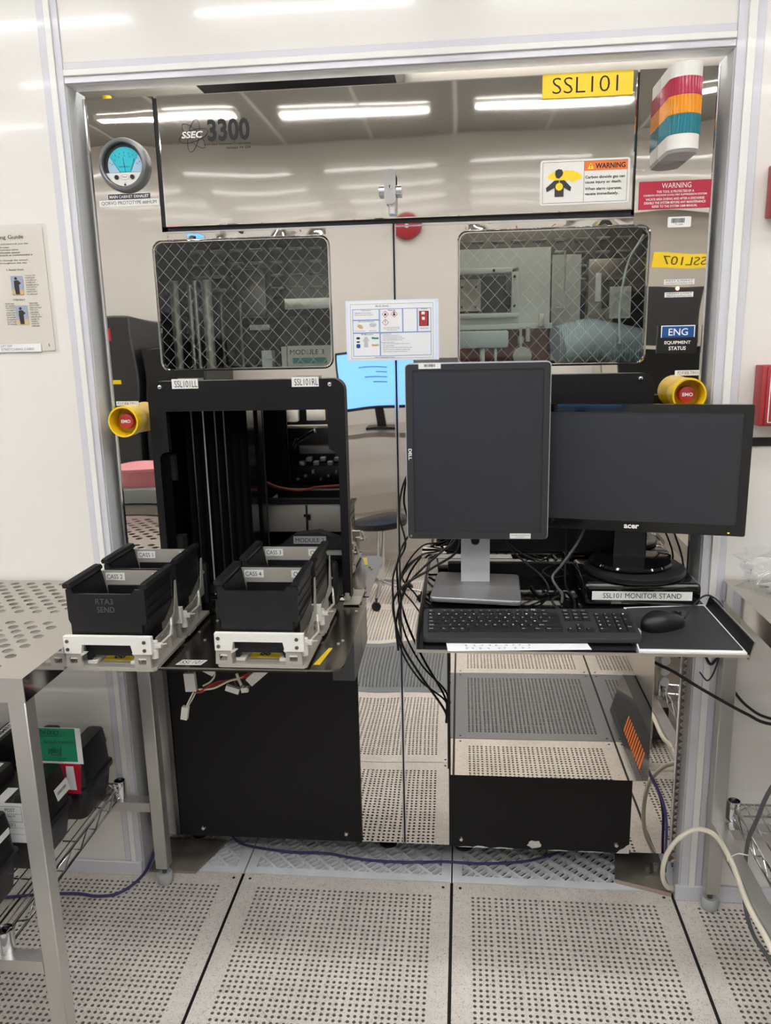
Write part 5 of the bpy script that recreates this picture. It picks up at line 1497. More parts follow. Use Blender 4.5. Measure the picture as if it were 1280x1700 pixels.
# ------------------------------------------------------------------ perforated steel work tables
def perforated_top(name, parent, x0, x1, y0, y1, z, px, zones, hx0, hx1, r=0.0128, thick=0.0025):
    mb = MB('steel_t')
    prev = y0
    for (ya, yb, rows) in zones:
        py = (yb - ya) / rows
        cy = [ya + py * (j + 0.5) for j in range(rows)]
        by = [ya + py * j for j in range(rows + 1)]
        cx, bx = [], []
        for s in (0, 1):
            xs = []
            x = hx0 + px * (0.5 + 0.5 * s)
            while x < hx1 - px * 0.4:
                xs.append(x); x += px
            cx.append(xs)
            bb = [xs[0] - px / 2] + [(xs[i] + xs[i + 1]) / 2 for i in range(len(xs) - 1)] + [xs[-1] + px / 2]
            bb[0] = hx0; bb[-1] = hx1 + 0.5 * px
            bx.append(bb)
        # holes must leave metal between rows: half pitch rows are staggered
        vs, fs = perforated(cx, cy, bx, by, min(r, py * 0.44), z, thick, stagger=True)
        mb.add(vs, fs)
        mb.quad((x0, prev, z), (x1, prev, z), (x1, ya, z), (x0, ya, z))
        mb.quad((x0, ya, z), (hx0, ya, z), (hx0, yb, z), (x0, yb, z))
        mb.quad((hx1 + 0.5 * px, ya, z), (x1, ya, z), (x1, yb, z), (hx1 + 0.5 * px, yb, z))
        prev = yb
    mb.quad((x0, prev, z), (x1, prev, z), (x1, y1, z), (x0, y1, z))
    o = mb.build(name, parent, smooth=False)
    b = MB('steel_b')
    d = 0.050
    w = 0.0025
    b.box(x0, x1, y0, y0 + w, z - d, z - 0.0001); b.box(x0, x1, y1 - w, y1, z - d, z - 0.0001)
    b.m('chrome')
    b.box(x0, x0 + w, y0 + w, y1 - w, z - d, z - 0.0001); b.box(x1 - w, x1, y0 + w, y1 - w, z - d, z - 0.0001)
    b.build('apron', parent)
    return o

def table(label, x0, x1, y0, y1, z, legs, zones, hx0, hx1, bars, feet_key='grey_f'):
    t = thing('work_table', label, 'table', ((x0 + x1) / 2, (y0 + y1) / 2, 0))
    perforated_top('tabletop', t, x0, x1, y0, y1, z, 0.045, zones, hx0, hx1)
    for (lx, ly) in legs:
        b = MB('steel_b'); b.box(lx - 0.018, lx + 0.018, ly - 0.018, ly + 0.018, 0.055, z - 0.0495 + 0.046, 0.002, 1); g = b.build('leg', t)
        b = MB(feet_key); b.turn((lx, ly, 0.0005), 'z', [(0.016, 0.0), (0.021, 0.006), (0.022, 0.030), (0.018, 0.036), (0.012, 0.034), (0.0001, 0.033)], 20, True, False)
        b.m('steel_d').cyl((lx, ly, 0.03), (lx, ly, 0.058), 0.007); b.build('foot', g)
    for a, c in bars:
        b = MB('steel_b'); b.bar(a, c, 0.034, 0.028); b.build('crossbar', t)
    return t
LX1 = -0.807
table('perforated steel work table against the wall, wafer boxes on its lower shelf', -2.0, LX1, -0.670, -0.054, 0.907,
      [(LX1 - 0.020, -0.650), (LX1 - 0.020, -0.074), (-1.98, -0.650), (-1.98, -0.074)],
      [(-0.632, -0.360, 10), (-0.312, -0.072, 9)], -1.95, -0.865,
      [((LX1 - 0.0385, -0.074, 0.252), (-1.961, -0.074, 0.252)), ((LX1 - 0.0385, -0.650, 0.252), (-1.961, -0.650, 0.252))])
RX0 = 0.676
table('perforated steel work table with a clear bag on top and a bare wire shelf', RX0, 1.9, -0.70, -0.054, 0.924,
      [(RX0 + 0.020, -0.680), (RX0 + 0.020, -0.076), (1.88, -0.680), (1.88, -0.076)],
      [(-0.655, -0.385, 10), (-0.335, -0.095, 9)], RX0 + 0.055, 1.83,
      [((RX0 + 0.020, -0.0945, 0.262), (RX0 + 0.020, -0.6615, 0.262)), ((1.88, -0.0945, 0.262), (1.88, -0.6615, 0.262)),
       ((RX0 + 0.0385, -0.112, 0.262), (1.862, -0.112, 0.262)), ((RX0 + 0.0385, -0.64, 0.262), (1.862, -0.64, 0.262))])

# wire shelves lying on the cross bars
def wire_shelf(label, x0, x1, y0, y1, zt, group=None):
    t = thing('wire_shelf', label, 'shelf', ((x0 + x1) / 2, (y0 + y1) / 2, zt - 0.04), 0, group)
    b = MB('chrome')
    for y in (y0, y1):
        for z in (zt, zt - 0.034):
            b.cyl((x0, y, z), (x1, y, z), 0.0032, n=8)
    for x in (x0, x1):
        for z in (zt, zt - 0.034):
            b.cyl((x, y0, z), (x, y1, z), 0.0032, n=8)
    b.build('rim', t)
    b = MB('chrome')          # zigzag truss between the rims
    def zig(p, q, n):
        P, Q = Vector(p), Vector(q)
        pts = []
        for i in range(n + 1):
            c = P + (Q - P) * (i / n)
            pts.append((c.x, c.y, zt - 0.002 if i % 2 else zt - 0.032))
        for i in range(n):
            b.cyl(pts[i], pts[i + 1], 0.002, n=6)
    zig((x0, y0, 0), (x0, y1, 0), 14); zig((x1, y0, 0), (x1, y1, 0), 14); zig((x0, y0, 0), (x1, y0, 0), 26); zig((x0, y1, 0), (x1, y1, 0), 26)
    b.build('truss_wire', t)
    b = MB('chrome')          # decking wires
    x = x0 + 0.026
    while x < x1 - 0.01:
        b.cyl((x, y0, zt + 0.002), (x, y1, zt + 0.002), 0.0018, n=6); x += 0.026
    b.build('deck_wire', t)
    b = MB('chrome')
    for k in (0.3, 0.55, 0.8):
        y = y0 + (y1 - y0) * k
        b.cyl((x0, y, zt - 0.002), (x1, y, zt - 0.002), 0.0024, n=6)
    b.build('cross_wire', t)
    for x, sx_ in ((x0, -1), (x1, 1)):
        for y, sy in ((y0, -1), (y1, 1)):
            b = MB('chrome'); cx_, cy_ = x - sx_ * 0.002, y - sy * 0.002
            b.turn((cx_, cy_, zt - 0.040), 'z', [(0.0155, 0.001), (0.0175, 0.0), (0.0175, 0.05), (0.0165, 0.052), (0.0145, 0.052), (0.0145, 0.004)], 20, False, False); b.build('collar', t)
    return t
wire_shelf('chrome wire shelf under the wall table holding black boxes', -1.94, -0.937, -0.642, -0.064, 0.3065)
wire_shelf('bare chrome wire shelf under the table with the clear bag', 0.7355, 1.84, -0.66, -0.076, 0.3165)

# black wafer shipping boxes
def wafer_box(x0, x1, y0, y1, z0, label, h=0.168):
    cx, cy = (x0 + x1) / 2, (y0 + y1) / 2
    t = thing('wafer_box', label, 'storage box', (cx, cy, z0), 0, 'black wafer boxes on the wire shelf')
    W2, D2 = (x1 - x0) / 2, (y1 - y0) / 2
    def R(s, z, e=0.0, r=0.022):
        return [(p[0], p[1], z) for p in rrect(cx - W2 * s - e, cx + W2 * s + e, cy - D2 * s - e, cy + D2 * s + e, r, 4)]
    zs = z0 + h * 0.46
    b = MB('black_box'); b.loft([R(0.84, z0 + 0.001), R(0.87, z0 + 0.006), R(0.965, zs - 0.008)]); b.build('tub', t)
    b = MB('black_box'); b.loft([R(0.965, zs - 0.008, 0.004), R(0.965, zs - 0.006, 0.006), R(0.965, zs + 0.004, 0.006), R(0.965, zs + 0.006, 0.003)]); b.build('rim', t)
    b = MB('black_box')
    b.loft([R(0.965, zs + 0.006), R(0.93, z0 + h * 0.80), R(0.90, z0 + h * 0.83)])
    for s in (-1, 1):          # raised ridges either side of the lid
        ax, bx_ = cx + s * W2 * 0.30, cx + s * W2 * 0.93
        a_, b_ = min(ax, bx_), max(ax, bx_)
        lo = rrect(a_, b_, cy - D2 * 0.93, cy + D2 * 0.93, 0.014, 3)
        hi = rrect(a_ + W2 * 0.14, b_ - W2 * 0.05, cy - D2 * 0.84, cy + D2 * 0.84, 0.010, 3)
        b.loft([[(p[0], p[1], z0 + h * 0.78) for p in lo], [(p[0], p[1], z0 + h * 0.985) for p in hi], [(cx + s * W2 * 0.62 + (p[0] - cx - s * W2 * 0.62) * 0.93, cy + (p[1] - cy) * 0.97, z0 + h) for p in hi]])
    b.build('lid', t)
    for s in (-1, 1):
        b = MB('black_box'); b.box(cx + s * W2 * 0.80 - 0.006, cx + s * W2 * 0.80 + 0.006, y0 - 0.004, y0 + 0.008, zs - 0.02, zs + 0.05, 0.003, 1); b.build('card_clip', t)
    return t
SZ = 0.3108
HB = 0.195
A = wafer_box(-1.136, -0.937, -0.257, -0.088, SZ, 'black wafer box with green card in a crimson sleeve on its front', HB)
yc = -0.2645
b = MB('paper'); b.box(-1.062, -0.929, yc, yc + 0.0008, 0.486, 0.585); b.build('card', A)
b = MB('green_card'); b.box(-1.055, -0.943, yc - 0.0006, yc - 0.0001, 0.492, 0.584)
b.m('ink'); y = yc - 0.0009
b.text('TH ONLY', -1.036, 0.566, 0.052, 0.0125, y)
b.bar((-1.040, y, 0.562), (-0.978, y, 0.5615), 0.0009, 0.0003, (0, 1, 0))
b.text('for Jodi, Kendrick', -1.028, 0.540, 0.080, 0.0105, y)
rr = random.Random(4)
b.tube([(-1.020 + 0.0024 * i, y, 0.521 + (0.008 if i % 2 else -0.008) + rr.uniform(-0.003, 0.003)) for i in range(16)], 0.0007, 5, False)
b.tube([(-1.012, y, 0.508), (-0.985, y, 0.511), (-0.99, y, 0.500), (-0.972, y, 0.503)], 0.0006, 5, False)
b.build('green_note', A)
b = MB('crimson'); b.prism([(-1.062, 0.400), (-0.946, 0.400), (-0.938, 0.478), (-0.944, 0.490), (-1.062, 0.490)], 'y', yc + 0.001, yc + 0.003); b.build('sleeve', A)
b = MB('paper'); b.prism([(-0.979, 0.412), (-0.955, 0.412), (-0.958, 0.478), (-0.978, 0.478)], 'y', yc - 0.0004, yc + 0.0008); b.build('card', A)
B = wafer_box(-1.184, -0.974, -0.455, -0.281, SZ, 'black wafer box with POST card and bar code label, in front of the green card', HB)
y = -0.4635
b = MB('paper'); b.box(-1.062, -0.990, y, y + 0.0008, 0.398, 0.500)
y -= 0.0003
b.m('ink').text('POST', -1.040, 0.478, 0.024, 0.009, y); b.text('Step 10', -1.036, 0.463, 0.019, 0.007, y)
frame_line(b, -1.054, -1.000, 0.452, 0.492, 0.0006, y)
b.box(-1.054, -1.000, y, y + 0.0002, 0.472, 0.4726); b.box(-1.054, -1.000, y, y + 0.0002, 0.436, 0.4365); b.box(-1.054, -1.000, y, y + 0.0002, 0.420, 0.4205)
b.text('FACE 2', -1.042, 0.441, 0.024, 0.007, y); b.build('card', B)
def ridge_label(par, x0, x1, y0, y1, z, s):
    b = MB('lab'); b.box(x0, x1, y0, y1, z, z + 0.0006)
    b.m('ink').text(s, 0, 0, (y1 - y0) * 0.72, (x1 - x0) * 0.6, 0, 0.02, O=(x1 - (x1 - x0) * 0.2, y0 + 0.12 * (y1 - y0), z + 0.001), U=(0, 1, 0), V=(-1, 0, 0))
    b.build('label', par)
ridge_label(B, -1.154, -1.134, -0.43, -0.305, SZ + HB + 0.0002, 'ZERO')
b = MB('lab'); b.hull8([(-0.9735, -0.355, 0.437), (-0.9735, -0.275 - 0.02, 0.437), (-0.9725, -0.295, 0.437), (-0.9725, -0.355, 0.437)], [(-0.9815, -0.355, 0.466), (-0.9815, -0.295, 0.466), (-0.9805, -0.295, 0.466), (-0.9805, -0.355, 0.466)])
b.m('ink'); rr = random.Random(2); q = -0.348
while q < -0.308:
    k = rr.choice((0.0005, 0.0010)); b.hull8([(-0.9755, q, 0.449), (-0.9755, q + k, 0.449), (-0.9752, q + k, 0.449), (-0.9752, q, 0.449)], [(-0.9785, q, 0.456), (-0.9785, q + k, 0.456), (-0.9771, q + k, 0.456), (-0.9771, q, 0.456)]); q += k + 0.0022
b.build('label', B)
b = MB('lab'); b.box(-1.095, -1.068, -0.43, -0.36, SZ + HB * 0.83 + 0.0002, SZ + HB * 0.83 + 0.0008); b.build('label', B)
C_ = wafer_box(-1.198, -0.993, -0.648, -0.486, SZ, 'black wafer box at the open front edge of the wire shelf', HB)
b = MB('lab'); b.box(-1.0, -0.9985, -0.56, -0.51, 0.455, 0.470); b.build('label', C_)
D_ = wafer_box(-1.376, -1.176, -0.245, -0.077, SZ, 'black wafer box with long lid label NIMMES, against the wall', HB)
ridge_label(D_, -1.224, -1.202, -0.225, -0.085, SZ + HB + 0.0002, 'NIMMES')

B.location.x += 0.018
C_.location.x += 0.012
# ------------------------------------------------------------------ wall fittings, bag, floor plates, cables
t = thing('stretching_poster', 'stretching guide sheet in a clear sleeve taped to the white wall', 'poster', (-1.09, -0.045, 1.51))
b = MB('sleeve'); b.box(-1.215, -0.988, YW - 0.0035, YW - 0.0026, 1.508, 1.822); b.build('sleeve', t)
b = MB('paper_w'); b.box(-1.210, -1.0, YW - 0.0024, YW - 0.0004, 1.516, 1.813); b.build('sheet', t)
b = MB('ink'); y = YW - 0.0040
b.text('Stretching Guide', -1.165, 1.786, 0.115, 0.0115, y)
for s, z, x, w in (('Before you start, bend knees and stand with your feet', 1.774, -1.197, 0.158), ('shoulder width apart and relax', 1.766, -1.197, 0.107), ('stretch only to your own individual ability', 1.760, -1.197, 0.131), ('hold each stretch to a comfortable tension', 1.754, -1.197, 0.134), ('hold for fifteen or more seconds as recommended in', 1.748, -1.197, 0.166),
                   ('breathe in and out, never through the stretch', 1.735, -1.197, 0.152), ('repeat several times throughout the day', 1.7285, -1.197, 0.149)):
    b.text(s, x, z, w, 0.0046, y, 0.008)
b.text('2. Shoulder Stretch', -1.104, 1.713, 0.045, 0.0045, y, 0.01); b.text('4. Side Stretch', -1.096, 1.641, 0.032, 0.0045, y, 0.01)
for i, (s, w) in enumerate((('Use your left', 0.027), ('hand to grab', 0.025), ('your right arm,', 0.031), ('steadily pull', 0.025), ('shoulder across', 0.034), ('your chest for', 0.029), ('15 seconds,', 0.024), ('repeat motion', 0.028), ('for other arm', 0.028))):
    b.text(s, -1.0575, 1.6985 - i * 0.0056, w, 0.0038, y, 0.008)
for i, (s, w) in enumerate((('Stand with', 0.022), ('back straight,', 0.027), ('reach one hand', 0.031), ('down your', 0.021), ('side while', 0.022), ('reaching up', 0.025), ('with the other', 0.030), ('arm for 15', 0.021), ('seconds,', 0.017), ('repeat for', 0.021), ('other side', 0.021))):
    b.text(s, -1.0545, 1.632 - i * 0.0056, w, 0.0038, y, 0.008)
for i in range(10):
    b.text(('bend over', 'at waist', 'keep knees', 'straight', 'reach toes', 'hold for', 'ten seconds', 'breathe', 'and rise', '20 seconds')[i], -1.118, 1.632 - i * 0.0056, 0.024, 0.0038, y, 0.008)
b.text('6', -1.016, 1.526, 0.004, 0.009, y)
for x0, x1, z0, z1 in ((-1.096, -1.065, 1.655, 1.7), (-1.093, -1.062, 1.582, 1.6285)):
    b.m('photo_bg').box(x0, x1, y, y + 0.0004, z0 + 0.012, z1); b.m('grey_glove').box(x0, x1, y, y + 0.0004, z0, z0 + 0.012)
    b.m('dgrey'); cx_ = (x0 + x1) / 2 - 0.001
    b.prism([(cx_ - 0.005, z0 + 0.001), (cx_ - 0.007, z0 + 0.022), (cx_ - 0.006, z0 + 0.034), (cx_ + 0.004, z0 + 0.035), (cx_ + 0.012, z0 + 0.027), (cx_ + 0.006, z0 + 0.024), (cx_ + 0.006, z0 + 0.001)], 'y', y - 0.0003, y)
    b.prism(ring(cx_ - 0.001, z0 + 0.039, 0.0036, 14), 'y', y - 0.0003, y)
b.build('print', t)
b = MB('paper'); b.box(-1.17, -1.036, YW - 0.0046, YW - 0.0041, 1.514, 1.534); b.m('ink_g').text('LIFT OFF', -1.143, 1.5265, 0.030, 0.0055, YW - 0.0049); b.text('STRETCHING CARD', -1.143, 1.518, 0.088, 0.0058, YW - 0.0049); b.build('label', t)

t = thing('alarm_box', 'red alarm box with white outlined cover on the white wall', 'alarm box', (0.77, -0.07, 1.305))
b = MB('red_box'); b.box(0.7175, 0.83, -0.092, -0.0405, 1.308, 1.448, 0.003, 2); b.build('body', t)
b = MB('red_box'); b.box(0.7265, 0.83, -0.098, -0.092, 1.311, 1.445, 0.003, 2); b.m('ink_w')
for a, c in (((0.734, 1.318), (0.83, 1.318)), ((0.734, 1.438), (0.83, 1.438)), ((0.734, 1.318), (0.734, 1.438))):
    b.bar((a[0], -0.0985, a[1]), (c[0], -0.0985, c[1]), 0.002, 0.0006, (0, 1, 0))
b.cyl((0.752, -0.0995, 1.333), (0.752, -0.098, 1.333), 0.004, n=12); b.build('cover', t)
t = thing('alarm_strobe', 'red fixture high on the white wall above the alarm box', 'alarm light', (0.76, -0.07, 1.77))
b = MB('red_box'); b.box(0.7115, 0.83, -0.082, -0.0405, 1.772, 1.884, 0.004, 2); b.build('body', t)
b = MB('red_box'); b.box(0.719, 0.83, -0.090, -0.082, 1.778, 1.878, 0.003, 2); b.build('cover', t)
t = thing('wall_strip', 'short black strip on the white wall below the red alarm box', 'strip', (0.77, -0.043, 1.255))
b = MB('black_p'); b.box(0.7215, 0.83, -0.046, -0.0405, 1.2555, 1.2765, 0.001, 1); b.build('strip', t)

# crumpled clear bag
t = thing('plastic_bag', 'crumpled clear plastic bag lying on the perforated table', 'bag', (0.87, -0.2, 0.925))
b = MB('bag')
nu, nv = 36, 22
pts = []
for j in range(nv + 1):
    for i in range(nu):
        a = 2 * PI * i / nu; ph = PI * j / nv
        d = Vector((math.sin(ph) * math.cos(a), math.sin(ph) * math.sin(a), math.cos(ph)))
        k = 1.0 + 0.42 * mnoise.noise(d * 2.1 + Vector((3, 1, 0))) + 0.22 * abs(mnoise.noise(d * 5.0)) + 0.08 * mnoise.noise(d * 11)
        p = Vector((d.x * 0.165 * k, d.y * 0.11 * k, d.z * 0.075 * k))
        pts.append((0.845 + p.x, -0.215 + p.y, max(0.9265, 0.985 + p.z)))
fs = []
for j in range(nv):
    for i in range(nu):
        l = (i + 1) % nu
        fs.append((j * nu + i, j * nu + l, (j + 1) * nu + l, (j + 1) * nu + i))
b.add(pts, fs)
b.build('film', t, angle=60)
b = MB('paper'); b.quad((0.775, -0.20, 0.945), (0.845, -0.20, 0.945), (0.845, -0.19, 1.005), (0.775, -0.19, 1.005)); b.m('ink').text('F', 0.780, 0.978, 0.007, 0.012, -0.2010); b.build('inner_label', t)

# steel floor plates under the machine's corners
t = thing('floor_plate', 'weathered steel plate under the machine corner beside the cream hose', 'plate', (0.54, 0.05, 0))
b = MB('plate_d'); b.prism([(0.462, 0.012), (0.606, -0.036), (0.612, 0.16), (0.486, 0.14)], 'z', 0.001, 0.011); b.build('plate', t)
b = MB('brown'); b.bar((0.462, 0.0105, 0.006), (0.606, -0.0375, 0.006), 0.002, 0.012); b.build('edge', t)
b = MB('plate_d'); b.cyl((0.560, 0.045, 0.011), (0.560, 0.045, 0.02), 0.012, n=6); b.cyl((0.560, 0.045, 0.02), (0.560, 0.045, 0.034), 0.007); b.box(0.545, 0.6, 0.02, 0.03, 0.011, 0.02); b.m('steel_b').cyl((0.585, 0.06, 0.011), (0.585, 0.06, 0.03), 0.009, n=6); b.build('anchor_bolt', t)
t = thing('floor_plate', 'dark steel plate under the machine corner near the table foot', 'plate', (-0.82, 0.03, 0))
b = MB('plate_d'); b.prism([(-0.892, -0.034), (-0.752, -0.034), (-0.70, 0.12), (-0.892, 0.12)], 'z', 0.001, 0.009); b.build('plate', t)
b = MB('blue'); b.cyl((-0.868, 0.03, 0.009), (-0.868, 0.03, 0.10), 0.009); b.build('anchor_sleeve', t)

cable([(-1.6, -0.30, 0.010), (-1.30, -0.19, 0.009), (-1.087, -0.150, 0.009), (-1.0, -0.155, 0.009), (-0.945, -0.143, 0.009), (-0.912, -0.10, 0.010), (-0.897, -0.045, 0.012), (-0.893, 0.01, 0.03), (-0.89, 0.06, 0.05), (-0.88, 0.12, 0.04)], 0.0042, 'purple', 'purple cable on the floor below the wafer boxes, turning in at the table foot')
cable([(-0.70, 0.14, 0.016), (-0.64, 0.10, 0.008), (-0.50, 0.075, 0.008), (-0.38, 0.075, 0.008), (-0.27, 0.055, 0.008), (-0.15, 0.05, 0.008), (-0.02, 0.06, 0.008), (0.1, 0.06, 0.008), (0.25, 0.09, 0.008), (0.40, 0.20, 0.008), (0.43, 0.40, 0.008)], 0.0036, 'purple', 'purple cable lying on the grating under the machine')
cable([(0.500, -0.02, 0.50), (0.508, -0.018, 0.44), (0.536, -0.018, 0.36), (0.570, -0.018, 0.29), (0.586, -0.018, 0.22), (0.590, -0.016, 0.12), (0.592, -0.012, 0.06)], 0.004, 'purple', 'purple cable running down the steel panel beside the polished box')
cable([(0.612, -0.0300, 0.025), (0.585, -0.07, 0.055), (0.562, -0.10, 0.11), (0.560, -0.12, 0.18), (0.578, -0.14, 0.245), (0.616, -0.15, 0.287), (0.648, -0.163, 0.294), (0.667, -0.195, 0.290), (0.6715, -0.28, 0.285), (0.6715, -0.36, 0.266), (0.6715, -0.42, 0.262), (0.6715, -0.50, 0.268), (0.6715, -0.60, 0.262)], 0.0062, 'cream_c', 'cream hose arching from the floor plate over to the table cross bar')
t = thing('cable_tie', 'white tie fastening the cream hose to the table cross bar', 'tie', (0.70, -0.25, 0.28))
b = MB('cream_c')
b.tube([(0.6715 + 0.0073 * math.cos(2 * PI * i / 12), -0.262, 0.286 + 0.0073 * math.sin(2 * PI * i / 12)) for i in range(13)], 0.0012, 6, False); b.tube([(0.6715, -0.262, 0.2935), (0.684, -0.275, 0.312), (0.702, -0.288, 0.318)], 0.0014); b.build('loop', t)
cable([(0.80, -0.42, 0.8725), (0.745, -0.36, 0.62), (0.722, -0.313, 0.493), (0.719, -0.277, 0.407), (0.7185, -0.238, 0.323), (0.7185, -0.234, 0.246), (0.7185, -0.252, 0.159), (0.719, -0.312, 0.125), (0.723, -0.391, 0.132), (0.76, -0.48, 0.08), (0.85, -0.52, 0.008)], 0.0050, 'grey_c', 'dark grey cable hanging past the wire shelf towards the floor')
cable([(0.500, -0.02, 0.715), (0.523, -0.06, 0.702), (0.560, -0.09, 0.692), (0.606, -0.10, 0.665), (0.681, -0.115, 0.624), (0.740, -0.11, 0.590), (0.802, -0.10, 0.560), (0.95, -0.08, 0.54)], 0.0040, 'rubber', 'black cable crossing from the steel panel in front of the table leg')
cable([(0.625, -0.055, 0.80), (0.641, -0.052, 0.738), (0.661, -0.050, 0.697), (0.678, -0.050, 0.712), (0.690, -0.0505, 0.70), (0.720, -0.053, 0.632), (0.760, -0.06, 0.585), (0.82, -0.055, 0.552), (0.95, -0.055, 0.535)], 0.0036, 'rubber', 'black cable dipping behind the table leg along the wall')

# ------------------------------------------------------------------ the far side of the aisle, seen only in the polished steel
t = thing('process_machine', 'second steel machine across the aisle seen reflected, yellow SSL107 plate', 'machine', (2.0, -3.7, 0))
b = MB('steel'); b.box(1.0, 3.2, -3.92, -3.62, 0.1, 2.3, 0.004, 1); b.m('rubber').box(1.02, 3.18, -3.9, -3.64, 0.0, 0.1); b.build('body', t, smooth=False)
b = MB('dgrey'); b.box(1.05, 1.62, -3.622, -3.612, 1.42, 1.80, 0.004, 1); b.build('window', t)
b = MB('black'); b.box(1.10, 1.75, -3.625, -3.605, 0.85, 1.40, 0.004, 1); b.build('panel', t)
b = MB('yellow'); b.box(1.24, 1.66, -3.618, -3.608, 1.925, 2.02); b.m('ink').text('SSL107', 0, 0, 0.30, 0.055, 0, O=(1.60, -3.6075, 1.945), U=(-1, 0, 0), V=(0, 0, 1)); b.build('nameplate', t)
t = thing('alarm_bell', 'red round alarm bell high on the far wall, seen reflected', 'bell', (-0.36, -3.9, 2.25))
b = MB('red_box'); b.turn((-0.37, -3.93, 2.31), 'y', [(0.085, 0.001), (0.09, 0.03), (0.08, 0.055), (0.04, 0.068), (0.0001, 0.07)], 32, False, False); b.m('white_p').cyl((-0.37, -3.859, 2.31), (-0.37, -3.853, 2.31), 0.012); b.build('gong', t)
t = thing('side_table', 'steel side table across the aisle with a lit monitor, seen reflected', 'table', (-0.75, -3.3, 0))
b = MB('steel_t'); b.box(-1.35, -0.15, -3.65, -3.05, 0.90, 0.93); b.build('tabletop', t)
b = MB('steel_t'); b.box(-1.33, -0.17, -3.6, -3.1, 0.45, 0.47); b.build('shelf', t)
for x in (-1.32, -0.18):
    for y in (-3.62, -3.08):
        b = MB('steel_b'); b.box(x - 0.018, x + 0.018, y - 0.018, y + 0.018, 0.0, 0.899); b.build('leg', t)
t = thing('far_monitor', 'monitor with a blue lit screen on the side table, seen reflected', 'monitor', (-0.55, -3.3, 0.93))
b = MB('black_p'); b.box(-0.80, -0.24, -3.32, -3.28, 1.06, 1.42, 0.006, 1); b.box(-0.55, -0.49, -3.34, -3.30, 0.94, 1.10); b.box(-0.62, -0.42, -3.38, -3.22, 0.931, 0.945); b.build('housing', t)
b = MB('blue_scr'); b.box(-0.785, -0.255, -3.281, -3.276, 1.08, 1.405); b.m('blue'); 
for i, w in enumerate((0.10, 0.16, 0.08, 0.2)): b.box(-0.44 - w, -0.44, -3.2758, -3.2752, 1.22 + 0.03 * i, 1.225 + 0.03 * i)
b.build('screen', t)
t = thing('lab_stool', 'black lab stool on a five armed base across the aisle, seen reflected', 'stool', (-0.46, -2.62, 0))
b = MB('black_p'); b.turn((-0.46, -2.62, 0.47), 'z', [(0.08, 0.0), (0.15, 0.01), (0.155, 0.045), (0.13, 0.055), (0.0001, 0.06)], 28, True, False); b.build('seat', t)
b = MB('chrome'); b.cyl((-0.46, -2.62, 0.09), (-0.46, -2.62, 0.469), 0.022); b.build('column', t)
for i in range(5):
    a = 0.3 + i * 2 * PI / 5
    e = (-0.46 + 0.25 * math.cos(a), -2.62 + 0.25 * math.sin(a))
    b = MB('chrome'); b.cyl((-0.46, -2.62, 0.12), (e[0], e[1], 0.075), 0.014, 0.010, 10); b.build('arm', t)
    b = MB('rubber'); b.cyl((e[0], e[1] - 0.012, 0.027), (e[0], e[1] + 0.012, 0.027), 0.026, n=14); b.cyl((e[0], e[1], 0.03), (e[0], e[1], 0.075), 0.006); b.build('caster', t)
t = thing('tool_tray', 'black tool tray with pale lids on the side table, seen reflected', 'tray', (-1.1, -3.3, 0.93))
b = MB('black_p'); b.box(-1.30, -0.88, -3.5, -3.15, 0.931, 1.0, 0.01, 2); b.build('tub', t)
b = MB('cab_grey'); b.box(-1.25, -1.08, -3.45, -3.2, 1.001, 1.05, 0.01, 2); b.box(-1.06, -0.92, -3.45, -3.2, 1.001, 1.07, 0.01, 2); b.build('lid', t)
t = thing('control_cabinet', 'dark control cabinet with a red label across the aisle, seen reflected', 'cabinet', (-2.5, -3.4, 0))
b = MB('dgrey'); b.box(-2.95, -2.15, -3.9, -3.2, 0.0, 1.75, 0.01, 1); b.build('body', t)
b = MB('red'); b.box(-2.42, -2.30, -3.2, -3.195, 1.60, 1.68); b.m('yellow').box(-2.4, -2.28, -3.2, -3.195, 1.28, 1.31); b.m('lab').box(-2.42, -2.34, -3.2, -3.195, 1.42, 1.45); b.build('label', t)
b = MB('black_p'); b.box(-2.10, -1.70, -3.8, -3.2, 0.0, 1.55, 0.01, 1); b.build('side_unit', t)
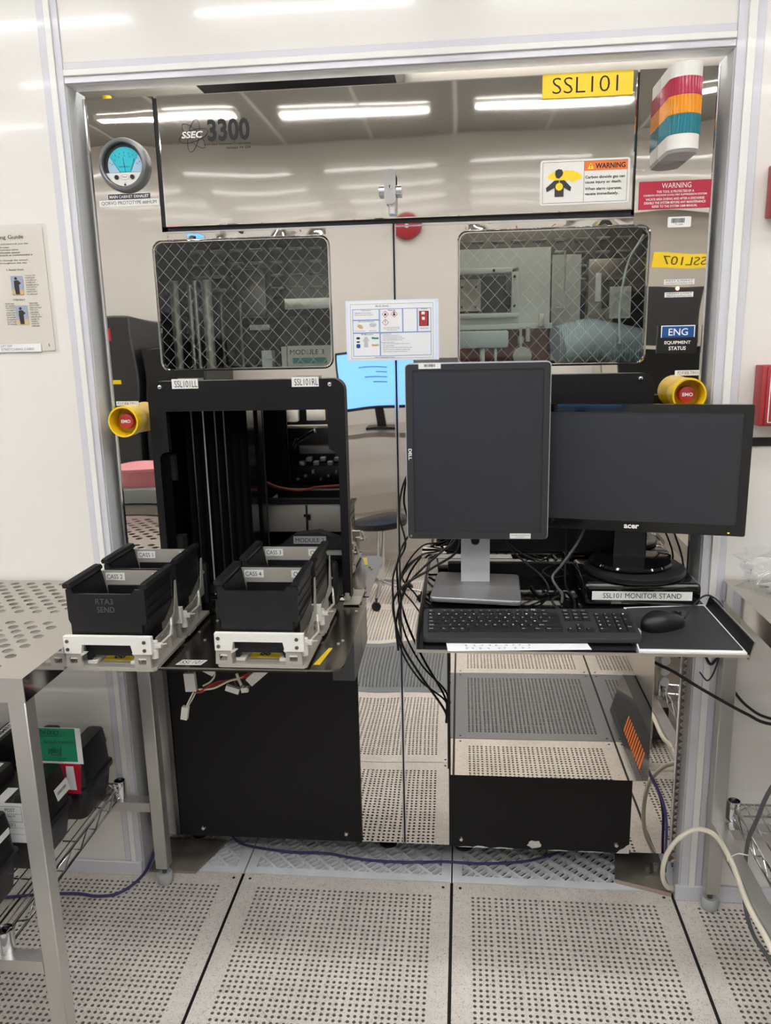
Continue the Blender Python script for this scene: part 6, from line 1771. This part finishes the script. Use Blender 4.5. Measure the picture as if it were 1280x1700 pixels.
t = thing('work_table', 'second steel table with tubs behind the first, seen only reflected', 'table', (-1.6, -1.1, 0))
b = MB('steel_t'); b.box(-2.2, -1.02, -1.45, -0.80, 0.88, 0.905); b.build('tabletop', t)
for x in (-2.18, -1.04):
    for y in (-1.43, -0.82):
        b = MB('steel_b'); b.box(x - 0.018, x + 0.018, y - 0.018, y + 0.018, 0.0, 0.8795); b.build('leg', t)
t = thing('lidded_tub', 'round pink tub on a grey box, seen reflected in the steel panel', 'tub', (-1.22, -1.0, 0.905))
b = MB('greybox'); b.box(-1.36, -1.08, -1.12, -0.86, 0.906, 0.965, 0.01, 2); b.build('box', t)
b = MB('pink'); b.turn((-1.22, -0.99, 0.966), 'z', [(0.10, 0.0), (0.115, 0.06), (0.12, 0.062), (0.12, 0.075), (0.0001, 0.085)], 36, True, False); b.build('tub', t)
t = thing('equipment_cart', 'grey equipment cart with a low black front and orange lettering, seen reflected', 'cart', (0.95, -1.4, 0))
b = MB('steel_t'); b.box(0.715, 1.3, -2.35, -0.84, 0.19, 0.60, 0.002, 1); b.box(0.708, 0.715, -2.30, -0.88, 0.30, 0.56); b.build('body', t, smooth=False)
b = MB('black_g'); b.prism([(0.625, 0.03), (0.80, 0.03), (0.80, 0.185), (0.668, 0.185)], 'y', -1.44, -0.80); b.build('front_panel', t)
b = MB('orange')
for i in range(11):
    yy = -0.93 - i * 0.026
    f = lambda z_: 0.625 + (z_ - 0.03) / 0.155 * 0.043 - 0.001
    b.hull8([(f(0.065), yy, 0.065), (f(0.065), yy - 0.018, 0.065), (f(0.065) + 0.002, yy - 0.018, 0.065), (f(0.065) + 0.002, yy, 0.065)], [(f(0.125), yy - 0.006, 0.125), (f(0.125), yy - 0.020, 0.125), (f(0.125) + 0.002, yy - 0.020, 0.125), (f(0.125) + 0.002, yy - 0.006, 0.125)])
b.build('marking', t)
for y in (-2.3, -0.9):
    b = MB('steel_b'); b.box(0.82, 0.86, y - 0.02, y + 0.02, 0.0, 0.189); b.box(1.22, 1.26, y - 0.02, y + 0.02, 0.0, 0.189); b.build('leg', t)
